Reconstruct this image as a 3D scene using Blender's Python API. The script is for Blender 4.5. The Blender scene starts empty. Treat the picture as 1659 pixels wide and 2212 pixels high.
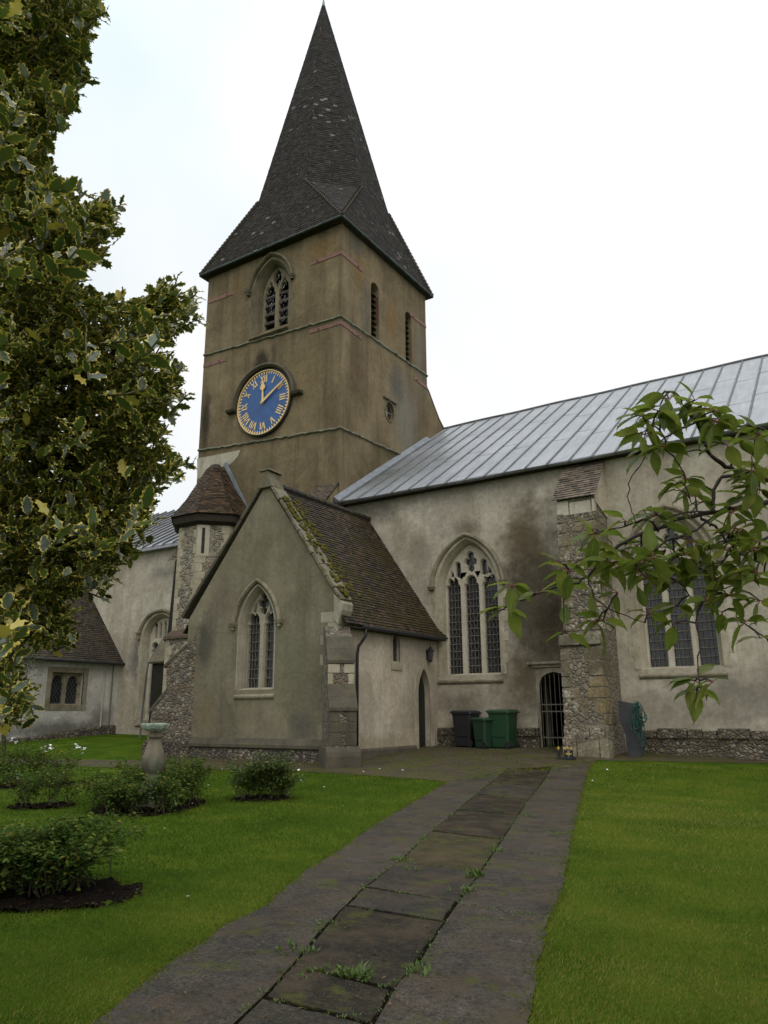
import bpy, bmesh, math, random
import numpy as np
from mathutils import Vector, Matrix
from mathutils.geometry import tessellate_polygon

random.seed(7); rng = np.random.default_rng(7)
S = bpy.context.scene
COL = S.collection
PI = math.pi

# ------------------------------------------------------------------ camera
FPX, PITCH, ROLL, YAW, CZ = 1643.0, 0.2566, -0.0061, 0.5702, 0.97
Cc = Vector((0, 0, CZ))
Fw = Vector((-math.sin(YAW) * math.cos(PITCH), math.cos(YAW) * math.cos(PITCH), math.sin(PITCH)))
r0 = Vector((math.cos(YAW), math.sin(YAW), 0)); u0 = r0.cross(Fw)
Rt = r0 * math.cos(ROLL) + u0 * math.sin(ROLL)
Up = -r0 * math.sin(ROLL) + u0 * math.cos(ROLL)
cam_d = bpy.data.cameras.new('camera'); cam = bpy.data.objects.new('camera', cam_d); COL.objects.link(cam)
mw = Matrix((Rt, Up, -Fw)).transposed().to_4x4(); mw.translation = Cc
cam.matrix_world = mw
cam_d.sensor_fit = 'VERTICAL'; cam_d.sensor_height = 36; cam_d.sensor_width = 27
cam_d.lens = FPX * 36 / 2212
cam_d.clip_start = 0.05; cam_d.clip_end = 3000
S.camera = cam

# ------------------------------------------------------------------ world and sun (overcast)
W = bpy.data.worlds.new('World'); S.world = W; W.use_nodes = True
wn = W.node_tree; wn.nodes.clear()
sky = wn.nodes.new('ShaderNodeTexSky'); sky.sky_type = 'NISHITA'; sky.sun_disc = False
sky.sun_elevation = math.radians(48); sky.sun_rotation = math.radians(134)
hs = wn.nodes.new('ShaderNodeHueSaturation'); hs.inputs['Saturation'].default_value = 0.25
wn.links.new(sky.outputs[0], hs.inputs['Color'])
tc = wn.nodes.new('ShaderNodeTexCoord'); nz = wn.nodes.new('ShaderNodeTexNoise')
nz.inputs['Scale'].default_value = 1.6; nz.inputs['Detail'].default_value = 4
wn.links.new(tc.outputs['Generated'], nz.inputs['Vector'])
cr = wn.nodes.new('ShaderNodeValToRGB')
cr.color_ramp.elements[0].position = 0.28; cr.color_ramp.elements[0].color = (0.70, 0.82, 0.87, 1)
cr.color_ramp.elements[1].position = 0.55; cr.color_ramp.elements[1].color = (1, 1, 1, 1)
wn.links.new(nz.outputs['Fac'], cr.inputs[0])
ml = wn.nodes.new('ShaderNodeMixRGB'); ml.blend_type = 'MULTIPLY'; ml.inputs[0].default_value = 1
wn.links.new(cr.outputs[0], ml.inputs[1]); ml.inputs[2].default_value = (10.2, 10.2, 10.3, 1)
mx = wn.nodes.new('ShaderNodeMixRGB'); mx.inputs[0].default_value = 0.94
wn.links.new(hs.outputs[0], mx.inputs[1]); wn.links.new(ml.outputs[0], mx.inputs[2])
sx_ = wn.nodes.new('ShaderNodeSeparateXYZ'); wn.links.new(tc.outputs['Generated'], sx_.inputs[0])
mr = wn.nodes.new('ShaderNodeValToRGB'); wn.links.new(sx_.outputs['Z'], mr.inputs[0])
for q_, (p_, c_) in zip([mr.color_ramp.elements[0], mr.color_ramp.elements[1], mr.color_ramp.elements.new(.5), mr.color_ramp.elements.new(.78)], ((0, .40), (1, 1.0), (.5, .425), (.78, .50))):
    q_.position = p_; q_.color = (c_, c_, c_, 1)
dm_ = wn.nodes.new('ShaderNodeMixRGB'); dm_.blend_type = 'MULTIPLY'; dm_.inputs[0].default_value = 1
d2_ = wn.nodes.new('ShaderNodeMixRGB'); d2_.blend_type = 'MULTIPLY'; d2_.inputs[0].default_value = 1; d2_.inputs[2].default_value = (2, 2, 2, 1)
wn.links.new(mx.outputs[0], dm_.inputs[1]); wn.links.new(mr.outputs[0], dm_.inputs[2])
bg = wn.nodes.new('ShaderNodeBackground'); bg.inputs['Strength'].default_value = 0.10
wn.links.new(dm_.outputs[0], d2_.inputs[1]); wn.links.new(d2_.outputs[0], bg.inputs['Color'])
wo = wn.nodes.new('ShaderNodeOutputWorld'); wn.links.new(bg.outputs[0], wo.inputs[0])
sd = bpy.data.lights.new('sun', 'SUN'); sd.energy = 0.8; sd.angle = math.radians(40); sd.color = (1, .96, .9)
so = bpy.data.objects.new('sun', sd); COL.objects.link(so)
so.rotation_euler = Vector((-math.cos(math.radians(48)) * .72, math.cos(math.radians(48)) * .69, -math.sin(math.radians(48)))).to_track_quat('-Z', 'Y').to_euler()
S.view_settings.view_transform = 'Standard'; S.view_settings.look = 'None'
S.view_settings.exposure = 0.30; S.view_settings.gamma = 1.0
S.cycles.max_bounces = 6; S.cycles.diffuse_bounces = 3; S.cycles.glossy_bounces = 3
S.cycles.transmission_bounces = 3; S.cycles.transparent_max_bounces = 4

# ------------------------------------------------------------------ picture-to-place helpers (picture is 1659 x 2212)
def ray(x, y): return Fw + Rt * ((x - 829.5) / FPX) - Up * ((y - 1106) / FPX)
def oy(x, y, Y): d = ray(x, y); return Cc + d * (Y / d.y)
def ox(x, y, X): d = ray(x, y); return Cc + d * (X / d.x)
def at(x, y, dep): return Cc + ray(x, y) * dep
def clamp(v, a, b): return max(a, min(b, v))
def G(x, y):
    z = -.03 - .045 * clamp(21.3 - y, 0, 6.5) - .014 * max(0, min(14.8 - y, 25))
    z -= clamp(.035 * (x + 8), 0, .30) * clamp((y - 3) / 10, 0, 1)
    z += clamp(.02 * (-17 - x), 0, .3)
    return z
def og(x, y):
    d = ray(x, y); z = -.3
    for _ in range(25):
        t = (z - Cc.z) / d.z; p = Cc + d * t; z = .5 * z + .5 * G(p.x, p.y)
    return Vector((p.x, p.y, G(p.x, p.y)))

# ------------------------------------------------------------------ material helpers
class NT:
    def __init__(s, name, rough=.8, spec=.3, metal=0.0):
        s.m = bpy.data.materials.new(name); s.m.use_nodes = True; s.t = s.m.node_tree; s.t.nodes.clear()
        s.out = s.n('ShaderNodeOutputMaterial'); s.b = s.n('ShaderNodeBsdfPrincipled')
        s.b.inputs['Roughness'].default_value = rough; s.b.inputs['Specular IOR Level'].default_value = spec
        s.b.inputs['Metallic'].default_value = metal
        s.t.links.new(s.b.outputs[0], s.out.inputs[0]); s.geo = None
    def n(s, typ, **p):
        k = s.t.nodes.new(typ)
        for a, v in p.items(): setattr(k, a, v)
        return k
    def set(s, inp, v):
        if hasattr(v, 'is_linked') or isinstance(v, bpy.types.NodeSocket): s.t.links.new(v, inp)
        else:
            if isinstance(v, (tuple, list)) and len(v) == 3 and inp.type == 'RGBA': v = (*v, 1)
            inp.default_value = v
    def pos(s):
        if s.geo is None: s.geo = s.n('ShaderNodeNewGeometry')
        return s.geo.outputs['Position']
    def vm(s, v, scale=(1, 1, 1), off=(0, 0, 0), rot=(0, 0, 0)):
        k = s.n('ShaderNodeMapping'); s.set(k.inputs[0], v); k.inputs['Scale'].default_value = scale
        k.inputs['Location'].default_value = off; k.inputs['Rotation'].default_value = rot; return k.outputs[0]
    def noise(s, scale, detail=4, vec=None, rough=.55, dist=0.0, color=False):
        k = s.n('ShaderNodeTexNoise'); s.set(k.inputs['Vector'], vec if vec is not None else s.pos())
        k.inputs['Scale'].default_value = scale; k.inputs['Detail'].default_value = detail
        k.inputs['Roughness'].default_value = rough; k.inputs['Distortion'].default_value = dist
        return k.outputs['Color' if color else 'Fac']
    def vor(s, scale, vec=None, feature='F1', out='Distance', rnd=1.0):
        k = s.n('ShaderNodeTexVoronoi', feature=feature); s.set(k.inputs['Vector'], vec if vec is not None else s.pos())
        k.inputs['Scale'].default_value = scale; k.inputs['Randomness'].default_value = rnd; return k.outputs[out]
    def ramp(s, fac, stops, interp='LINEAR'):
        k = s.n('ShaderNodeValToRGB'); s.set(k.inputs[0], fac); e = k.color_ramp.elements; k.color_ramp.interpolation = interp
        while len(e) < len(stops): e.new(.5)
        for q, (p, c) in zip(e, stops):
            q.position = p; q.color = (*c, 1) if isinstance(c, (tuple, list)) else (c, c, c, 1)
        return k.outputs[0]
    def mix(s, fac, a, b, blend='MIX'):
        k = s.n('ShaderNodeMixRGB', blend_type=blend); s.set(k.inputs[0], fac); s.set(k.inputs[1], a); s.set(k.inputs[2], b)
        return k.outputs[0]
    def math(s, op, a, b=0.0, c=0.0):
        k = s.n('ShaderNodeMath', operation=op); s.set(k.inputs[0], a); s.set(k.inputs[1], b); s.set(k.inputs[2], c); return k.outputs[0]
    def attr(s, name, out='Fac'):
        k = s.n('ShaderNodeAttribute', attribute_name=name); return k.outputs[out]
    def bump(s, h, strength=.4, dist=.02, nrm=None):
        k = s.n('ShaderNodeBump'); s.set(k.inputs['Height'], h); k.inputs['Strength'].default_value = strength
        k.inputs['Distance'].default_value = dist
        if nrm is not None: s.set(k.inputs['Normal'], nrm)
        return k.outputs[0]
    def blob(s, p, r, soft=.5, wob=.5):
        """mask 0..1 of a stain of its own place and shape on a wall"""
        v = s.n('ShaderNodeVectorMath', operation='SUBTRACT'); s.set(v.inputs[0], s.pos()); v.inputs[1].default_value = p
        w = s.n('ShaderNodeVectorMath', operation='DIVIDE'); s.set(w.inputs[0], v.outputs[0]); w.inputs[1].default_value = r
        l = s.n('ShaderNodeVectorMath', operation='LENGTH'); s.set(l.inputs[0], w.outputs[0])
        d = s.math('ADD', l.outputs['Value'], s.math('MULTIPLY', s.math('SUBTRACT', s.noise(1.6, 5, rough=.65), .5), wob * 2.2))
        k = s.n('ShaderNodeMapRange'); s.set(k.inputs[0], d)
        k.inputs['From Min'].default_value = 1.0; k.inputs['From Max'].default_value = 1.0 - soft
        k.inputs['To Min'].default_value = 0; k.inputs['To Max'].default_value = 1
        return k.outputs[0]
    def done(s, col, nrm=None, rough=None):
        s.set(s.b.inputs['Base Color'], col)
        if nrm is not None: s.set(s.b.inputs['Normal'], nrm)
        if rough is not None: s.set(s.b.inputs['Roughness'], rough)
        return s.m

def stucco(name, cols, streak, streak_amt=.5, stains=(), speck=.12, big=.35, bumps=.35):
    t = NT(name, .95, .08)
    a = t.noise(big, 7, rough=.62, dist=.4)
    c = t.ramp(a, [(.30, cols[0]), (.48, cols[1]), (.68, cols[2])])
    b = t.noise(2.3, 6, rough=.7)
    c = t.mix(t.ramp(b, [(.35, 0.0), (.7, .55)]), c, t.mix(.35, cols[0], cols[2]))
    c = t.mix(.42, c, t.ramp(t.noise(.8, 7, rough=.7), [(.32, (.27, .26, .23)), (.68, (.73, .74, .76))]), 'OVERLAY')
    st = t.noise(1.0, 6, t.vm(t.pos(), (1.5, 1.5, .13)), rough=.6)
    c = t.mix(t.math('MULTIPLY', t.ramp(st, [(.46, 0.0), (.68, 1.0)]), streak_amt), c, streak)
    for p, r, colr, amt, soft, wob in stains:
        c = t.mix(t.math('MULTIPLY', t.blob(p, r, soft, wob), amt), c, colr)
    wv = t.n('ShaderNodeMixRGB', blend_type='LINEAR_LIGHT'); wv.inputs[0].default_value = .22; t.set(wv.inputs[1], t.pos()); t.set(wv.inputs[2], t.noise(1.1, 5, color=True))
    pc = t.n('ShaderNodeSeparateColor'); t.set(pc.inputs[0], t.vor(.55, wv.outputs[0], 'F1', 'Color'))
    c = t.mix(.30, c, t.ramp(pc.outputs[0], [(0, (.34, .34, .34)), (1, (.66, .65, .63))]), 'OVERLAY')       # old repairs, each a patch of its own
    ck = t.ramp(t.vor(.8, wv.outputs[0], 'DISTANCE_TO_EDGE'), [(.0, .55), (.010, 0.0)]); c = t.mix(t.math('MULTIPLY', ck, t.ramp(t.noise(.7, 3), [(.48, 0.0), (.6, 1.0)])), c, streak)
    st2 = t.noise(1.0, 4, t.vm(t.pos(), (5, 5, .22), (3, 7, 1)), rough=.7); c = t.mix(t.math('MULTIPLY', t.ramp(st2, [(.54, 0.0), (.72, 1.0)]), .36), c, streak)
    g = t.noise(38, 3, rough=.7); g2 = t.noise(9, 5, rough=.7)
    c = t.mix(speck, c, t.ramp(g, [(.3, (.03, .03, .03)), (.7, (.55, .5, .42))]), 'OVERLAY')
    c = t.mix(.35, c, t.ramp(g2, [(.3, (.25, .25, .25)), (.7, (.75, .75, .75))]), 'OVERLAY')
    h = t.math('ADD', t.math('MULTIPLY', g2, .7), t.math('MULTIPLY', g, .3))
    return t.done(c, t.bump(h, bumps, .02))

BRN = (.055, .043, .026); DRK = (.028, .026, .022); ORG = (.20, .125, .055); GRN = (.085, .08, .035)
M = {}
M['stucco_tower'] = stucco('stucco_tower', [(.122, .095, .057), (.187, .147, .090), (.252, .201, .125)], (.085, .068, .040), .65, [
    ((-19.55, 21.29, 14.75), (.55, 1, .75), DRK, .85, .6, .5),
    ((-22.55, 21.29, 13.0), (.32, 1, 1.6), DRK, .8, .6, .4),
    ((-18.9, 21.29, 14.9), (.2, 1, .7), DRK, .5, .7, .5),
    ((-16.6, 21.29, 18.9), (1.1, 1, .8), ORG, .7, .8, .5),
    ((-21.3, 21.29, 18.7), (.9, 1, .9), ORG, .30, .8, .5),
    ((-15.56, 22.6, 18.2), (1, .7, 1.3), ORG, .7, .8, .5),
    ((-15.56, 25.0, 17.2), (1, .7, 1.4), ORG, .75, .8, .5),
    ((-15.56, 22.4, 14.0), (1, .9, 1.9), (.10, .068, .042), .7, .8, .5),
    ((-15.56, 22.3, 19.3), (1, .9, .5), (.09, .088, .08), .6, .7, .5),
    ((-15.56, 26.0, 12.9), (1, 1.3, 2.6), (.20, .19, .155), .75, .7, .5),
    ((-15.56, 25.3, 14.3), (1, .8, 1.2), (.085, .085, .075), .75, .7, .5),
    ((-15.56, 27.3, 16.5), (1, .5, 2.6), (.16, .15, .125), .6, .7, .5),
    ((-15.56, 23.0, 17.0), (1, .5, 1.6), (.10, .10, .09), .5, .7, .5),
    ((-17.2, 21.29, 13.5), (1.0, 1, 1.8), (.19, .145, .075), .5, .8, .5),
    ((-21.0, 21.29, 10.4), (1.6, 1, .8), (.10, .085, .05), .5, .8, .5),
    ((-15.56, 24.7, 11.0), (1, 1.2, .5), (.07, .068, .03), .7, .8, .5),
    ((-19.2, 21.29, 9.6), (.5, 1, 2.2), (.12, .115, .06), .5, .8, .5)], big=.42)
M['stucco_gable'] = stucco('stucco_gable', [(.135, .120, .080), (.190, .168, .115), (.235, .212, .150)], (.095, .085, .060), .48, [
    ((-16.5, 16, 3.0), (.5, 1, 1.0), (.06, .058, .052), .7, .7, .5),
    ((-15.9, 16, 4.0), (.6, 1, 1.0), (.13, .10, .085), .5, .8, .5),
    ((-13.3, 16, 2.2), (1.1, 1, 1.8), (.135, .13, .085), .55, .8, .5),
    ((-16.3, 16, .9), (.5, 1, .9), (.17, .13, .065), .45, .8, .5),
    ((-14.4, 16, 5.2), (.4, 1, 1.5), (.11, .105, .06), .4, .8, .5),
    ((-12.8, 16, .6), (.5, 1, .5), (.07, .072, .07), .5, .8, .5)])
M['stucco_pale'] = stucco('stucco_pale', [(.31, .26, .195), (.41, .355, .275), (.50, .44, .355)], (.22, .18, .125), .35, [
    ((-11.7, 18, .12), (1, 3, .35), (.25, .21, .12), .5, .7, .5)], speck=.08)
M['stucco_vestry'] = stucco('stucco_vestry', [(.36, .34, .305), (.48, .46, .42), (.58, .56, .52)], (.17, .16, .145), .3, [
    ((-26.85, 18.5, .35), (1, 4, .5), (.07, .066, .056), .7, .7, .6),
    ((-26.85, 20.7, .8), (1, .8, .6), (.09, .085, .08), .6, .7, .6)], speck=.08)
M['stucco_nave'] = stucco('stucco_nave', [(.29, .255, .195), (.40, .36, .285), (.49, .45, .37)], (.215, .18, .125), .36, [
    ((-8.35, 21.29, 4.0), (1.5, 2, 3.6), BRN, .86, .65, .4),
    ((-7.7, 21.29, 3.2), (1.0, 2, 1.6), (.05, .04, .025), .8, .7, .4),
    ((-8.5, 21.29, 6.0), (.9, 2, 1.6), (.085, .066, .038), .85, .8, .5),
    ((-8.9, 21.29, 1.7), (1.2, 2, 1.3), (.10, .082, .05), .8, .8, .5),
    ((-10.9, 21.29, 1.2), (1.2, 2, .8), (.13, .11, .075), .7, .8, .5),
    ((-10.6, 21.29, 6.6), (.75, 2, .45), (.10, .082, .05), .7, .8, .4),
    ((-14.3, 21.29, 7.6), (1.4, 2, .7), (.09, .085, .07), .75, .8, .5),
    ((-11.8, 21.29, 7.9), (6, 2, .5), (.14, .13, .105), .6, .8, .5),
    ((-12.4, 21.29, 6.1), (.8, 2, 1.0), (.15, .125, .085), .6, .8, .5),
    ((-1.5, 21.29, 4.9), (2.3, 2, 2.0), (.15, .125, .085), .6, .8, .5),
    ((-2.2, 21.29, 1.2), (3.3, 2, 1.1), (.16, .145, .12), .65, .7, .6),
    ((-24.3, 21.29, 1.6), (1.5, 2, 1.4), (.075, .073, .07), .75, .7, .6),
    ((-25.8, 21.29, 3.0), (.7, 2, 1.2), (.075, .073, .07), .7, .7, .6),
    ((-24.6, 21.29, 6.6), (1.0, 2, .4), (.14, .135, .13), .6, .8, .5)], big=.5)

def flint(name, base=(.30, .265, .20), scale=9.0, mort=(.27, .235, .17), dirt=.4, dirtc=(.05, .045, .03), zsq=1.0):
    t = NT(name, .75, .35)
    v = t.vm(t.pos(), (1, 1, 1.0 / zsq)); v2 = t.n('ShaderNodeMixRGB', blend_type='LINEAR_LIGHT')
    v2.inputs[0].default_value = .06; t.set(v2.inputs[1], v); t.set(v2.inputs[2], t.noise(5, 4, color=True)); vv = v2.outputs[0]
    d = t.vor(scale, vv, 'DISTANCE_TO_EDGE'); cc = t.vor(scale, vv, 'F1', 'Color')
    sep = t.n('ShaderNodeSeparateColor'); t.set(sep.inputs[0], cc)
    stone = t.ramp(sep.outputs[0], [(.0, (.055, .053, .055)), (.22, (.13, .12, .115)), (.36, (.30, .26, .19)), (.55, (.24, .175, .11)), (.72, (.42, .38, .30)), (.88, (.20, .125, .08)), (1, (.09, .085, .09))], 'CONSTANT')
    stone = t.mix(.5, stone, t.ramp(t.noise(24, 4), [(.3, (.1, .1, .1)), (.7, (.8, .8, .8))]), 'OVERLAY')
    c = t.mix(t.ramp(d, [(.03, 0.0), (.11, 1.0)]), mort, stone)
    c = t.mix(t.math('MULTIPLY', t.ramp(t.noise(.9, 6, rough=.65), [(.42, 0.0), (.66, 1.0)]), dirt), c, dirtc)
    h = t.math('ADD', t.ramp(d, [(.0, 0.0), (.22, 1.0)]), t.math('MULTIPLY', t.noise(20, 4), .35))
    return t.done(c, t.bump(h, .85, .05))
def dull(m, k, c):
    nt = m.node_tree; b = next(n for n in nt.nodes if n.type == 'BSDF_PRINCIPLED'); l = b.inputs['Base Color'].links[0]; src = l.from_socket
    x = nt.nodes.new('ShaderNodeMixRGB'); x.inputs[0].default_value = k; nt.links.new(src, x.inputs[1]); x.inputs[2].default_value = (*c, 1); nt.links.new(x.outputs[0], b.inputs['Base Color']); return m
M['flint_tur'] = flint('flint_turret', scale=6.5, mort=(.30, .26, .18), dirt=.35, dirtc=(.075, .068, .05))
M['flint_but'] = flint('flint_buttress', scale=10, mort=(.26, .22, .16), dirt=.45, dirtc=(.06, .05, .032))
M['flint_plinth'] = flint('flint_plinth', scale=11, mort=(.11, .095, .065), dirt=.8, dirtc=(.04, .036, .024))
def rubble(name, cols, mort, sx=1.6, sz=3.2, dirt=.5, dirtc=(.05, .045, .025)):
    t = NT(name, .85, .25)
    v2 = t.n('ShaderNodeMixRGB', blend_type='LINEAR_LIGHT'); v2.inputs[0].default_value = .05
    t.set(v2.inputs[1], t.pos()); t.set(v2.inputs[2], t.noise(3, 4, color=True))
    vv = t.vm(v2.outputs[0], (sx, sx, sz))
    d = t.vor(1.0, vv, 'DISTANCE_TO_EDGE', rnd=.75); cc = t.vor(1.0, vv, 'F1', 'Color', rnd=.75)
    sep = t.n('ShaderNodeSeparateColor'); t.set(sep.inputs[0], cc)
    stone = t.ramp(sep.outputs[0], [(i / len(cols), c) for i, c in enumerate(cols)], 'CONSTANT')
    sm_d = t.vor(11, v2.outputs[0], 'DISTANCE_TO_EDGE'); sm_c = t.vor(11, v2.outputs[0], 'F1', 'Color')
    s2 = t.n('ShaderNodeSeparateColor'); t.set(s2.inputs[0], sm_c)
    fl = t.mix(t.ramp(sm_d, [(.05, 0.0), (.14, 1.0)]), mort, t.ramp(s2.outputs[0], [(0, (.10, .095, .09)), (.3, (.33, .28, .2)), (.6, (.40, .36, .28)), (.85, (.16, .11, .07))], 'CONSTANT'))
    isf = t.ramp(sep.outputs[1], [(.0, 1.0), (.42, 0.0)], 'CONSTANT')
    c = t.mix(isf, stone, fl)
    c = t.mix(.6, c, t.ramp(t.noise(14, 6, rough=.7), [(.3, (.15, .15, .15)), (.7, (.8, .8, .8))]), 'OVERLAY')
    c = t.mix(t.ramp(d, [(.015, 1.0), (.05, 0.0)]), c, mort)
    c = t.mix(t.math('MULTIPLY', t.ramp(t.noise(1.1, 6, rough=.65), [(.42, 0.0), (.66, 1.0)]), dirt), c, dirtc)
    h = t.math('ADD', t.math('ADD', t.ramp(d, [(0, 0.0), (.12, 1.0)]), t.math('MULTIPLY', t.noise(12, 5), .6)), t.math('MULTIPLY', sm_d, isf))
    return t.done(c, t.bump(h, .8, .05))
M['flint_pier'] = flint('flint_pier', scale=8.5, mort=(.25, .215, .155), dirt=.5, dirtc=(.085, .07, .042))
M['rubble'] = rubble('rubble_stone', [(.23, .19, .115), (.17, .14, .085), (.28, .24, .16), (.14, .12, .085), (.25, .20, .11)], (.22, .185, .125), dirt=.45)
M['plinth_mix'] = flint('plinth_mix', scale=9.5, mort=(.12, .10, .065), dirt=.75, dirtc=(.055, .048, .022), zsq=.8)
M['pier_block'] = rubble('pier_block', [(.19, .16, .10), (.15, .125, .08), (.23, .20, .135), (.125, .105, .07), (.20, .155, .085)], (.2, .17, .12), .6, .8, .55, (.06, .05, .028))
M['rubble_low'] = rubble('rubble_plinth', [(.17, .14, .08), (.12, .10, .06), (.24, .21, .15), (.20, .15, .08), (.10, .085, .05)], (.10, .085, .055), 1.5, 4.2, .7, (.05, .046, .02))
def stone(name, cols, lichen=.3, lc=(.12, .115, .06), dark=.3):
    t = NT(name, .88, .2)
    c = t.ramp(t.noise(1.7, 6, rough=.65), [(.3, cols[0]), (.5, cols[1]), (.7, cols[2])])
    c = t.mix(t.math('MULTIPLY', t.ramp(t.noise(4.5, 6, rough=.7), [(.5, 0.0), (.64, 1.0)]), lichen), c, lc)
    c = t.mix(t.math('MULTIPLY', t.ramp(t.noise(1.3, 6, t.vm(t.pos(), (2, 2, .4), (5, 2, 1)), rough=.7), [(.5, 0.0), (.66, 1.0)]), dark), c, (.045, .04, .03))
    g = t.noise(30, 4, rough=.7)
    c = t.mix(.4, c, t.ramp(g, [(.3, (.25, .25, .25)), (.7, (.75, .75, .75))]), 'OVERLAY')
    return t.done(c, t.bump(t.math('ADD', g, t.noise(7, 4)), .4, .02))
M['jamb'] = stone('grey_jamb_stone', [(.25, .225, .165), (.31, .28, .21), (.37, .335, .26)], .3, (.2, .17, .10), .25)
M['dressing'] = stone('dressed_stone', [(.27, .235, .165), (.35, .31, .225), (.42, .38, .29)], .4, (.22, .18, .10))
M['tracery'] = stone('tracery_stone', [(.36, .33, .25), (.44, .40, .31), (.50, .46, .37)], .2, (.25, .21, .12), .15)
M['tracery_tower'] = stone('tower_tracery_stone', [(.17, .145, .095), (.21, .18, .12), (.25, .215, .15)], .35, (.12, .085, .045), .4)
M['hood'] = stone('hood_stone', [(.17, .145, .095), (.23, .20, .14), (.29, .255, .185)], .5, (.10, .088, .045), .45)
M['hood_tower'] = stone('tower_hood_stone', [(.12, .10, .066), (.15, .13, .085), (.18, .155, .10)], .5, (.075, .066, .035), .6)
M['string'] = stone('string_course_stone', [(.10, .095, .06), (.16, .155, .11), (.22, .215, .165)], .6, (.07, .075, .035), .5)
M['dark_stone'] = stone('dark_weathered_stone', [(.060, .052, .037), (.082, .072, .052), (.11, .096, .07)], .35, (.14, .115, .06), .4)
M['coping'] = stone('mossy_coping', [(.11, .095, .065), (.17, .15, .11), (.26, .235, .185)], .9, (.085, .078, .012), .6)

def tiles(name, cols, moss=None, moss_amt=0.0, pale=None, pale_p=.97, gloss=.6, mosspts=()):
    t = NT(name, gloss, .15)
    r = t.attr('rnd')
    c = t.ramp(r, [(i / (len(cols) - 1) * .92, q) for i, q in enumerate(cols)])
    c = t.mix(.55, c, t.ramp(t.noise(6, 5, rough=.7), [(.3, (.2, .2, .2)), (.7, (.78, .78, .78))]), 'OVERLAY')
    if pale:
        pm = t.math('MULTIPLY', t.ramp(t.math('ADD', r, t.math('MULTIPLY', t.math('SUBTRACT', t.noise(.55, 2), .56), .30)), [(pale_p, 0.0), (pale_p + .004, 1.0)]), .85)
        c = t.mix(pm, c, pale)
    big = t.noise(.45, 5, rough=.65)
    c = t.mix(t.ramp(big, [(.38, .5), (.62, 0.0)]), c, t.mix(.5, c, (.02, .018, .015)))
    h = t.noise(20, 4)
    if moss:
        mm = t.ramp(t.noise(1.3, 7, rough=.72), [(.60 - moss_amt * .28, 0.0), (.68 - moss_amt * .2, 1.0)])
        for p, rr in mosspts:
            mm = t.mix(1.0, mm, t.mix(1.0, t.blob(p, rr, .9, .6), t.ramp(t.noise(3.5, 5, rough=.7), [(.42, 0.0), (.56, 1.0)]), 'MULTIPLY'), 'LIGHTEN')
        c = t.mix(t.math('MULTIPLY', mm, .85), c, moss)
        h = t.math('ADD', h, t.math('MULTIPLY', mm, .8))
    return t.done(c, t.bump(h, .5, .02))
dull(M['flint_pier'], .72, (.165, .14, .098)); dull(M['flint_but'], .5, (.115, .098, .07)); dull(M['flint_tur'], .45, (.215, .19, .135)); dull(M['plinth_mix'], .5, (.085, .07, .042)); dull(M['flint_plinth'], .4, (.06, .05, .034))
M['shingle'] = tiles('spire_shingle', [(.018, .0155, .013), (.025, .0215, .018), (.033, .028, .023), (.046, .039, .032)], pale=(.22, .205, .195), pale_p=.984, gloss=.8)
M['tile_chapel'] = tiles('chapel_tile', [(.028, .024, .019), (.042, .034, .026), (.056, .043, .032), (.10, .060, .038)], (.046, .038, .010), .45, gloss=.6,
    mosspts=[((-12.4, 16.6, 4.9), (1.2, .9, 2.6)), ((-11.6, 20.9, 3.7), (1.4, 1.6, 1.3)), ((-11.6, 17.4, 3.6), (.7, 1.2, .6))])
M['tile_turret'] = tiles('turret_tile', [(.034, .025, .017), (.052, .036, .022), (.072, .048, .028), (.115, .068, .036)], (.10, .085, .03), .05)
M['tile_pier'] = tiles('pier_tile', [(.085, .068, .052), (.12, .096, .074), (.155, .124, .096), (.19, .145, .10)])
M['tile_vestry'] = tiles('vestry_tile', [(.030, .025, .02), (.042, .034, .026), (.055, .044, .032), (.07, .052, .035)], (.05, .045, .01), .05)

t = NT('lead_sheet', .42, .5)
cl = t.ramp(t.noise(.6, 5, rough=.6), [(.3, (.21, .22, .24)), (.7, (.30, .31, .33))])
cl = t.mix(t.math('MULTIPLY', t.blob((-15.2, 23.5, 9.7), (3.4, 3.6, 2.6), .9, .5), .8), cl, (.095, .10, .085))
cl = t.mix(.4, cl, t.ramp(t.noise(3, 5, t.vm(t.pos(), (3, .4, .4))), [(.3, (.3, .3, .3)), (.7, (.7, .7, .7))]), 'OVERLAY')
M['lead'] = t.done(cl, t.bump(t.noise(1.8, 4), .6, .06))
t = NT('lead_roll', .5, .4); M['lead_roll'] = t.done(t.ramp(t.noise(2, 4), [(.3, (.06, .06, .06)), (.7, (.13, .13, .13))]))
t = NT('lead_flashing', .5, .4); M['flashing'] = t.done(t.ramp(t.noise(3, 4), [(.3, (.12, .135, .15)), (.7, (.2, .22, .24))]))
t = NT('copper_gutter', .6, .4); M['gutter'] = t.done(t.ramp(t.noise(3, 5, rough=.7), [(.42, (.022, .028, .024)), (.66, (.05, .085, .068))]))
def plain(name, c, rough=.6, spec=.4, metal=0.0, var=.35, sc=6, bump=0.0):
    t = NT(name, rough, spec, metal)
    col = t.mix(var, c, t.ramp(t.noise(sc, 5, rough=.65), [(.3, (.15, .15, .15)), (.7, (.85, .85, .85))]), 'OVERLAY')
    return t.done(col, t.bump(t.noise(sc * 5, 3), bump, .01) if bump else None)
M['iron'] = plain('black_iron', (.022, .022, .024), .5)
M['bar'] = plain('window_bar', (.14, .12, .095), .7)
M['red_iron'] = plain('red_iron', (.175, .082, .062), .6, var=.5, sc=9)
M['louvre'] = plain('louvre_board', (.10, .088, .075), .9, .1, var=.6, sc=5)
M['soffit'] = plain('dark_timber', (.035, .028, .021), .85, .15)
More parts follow.
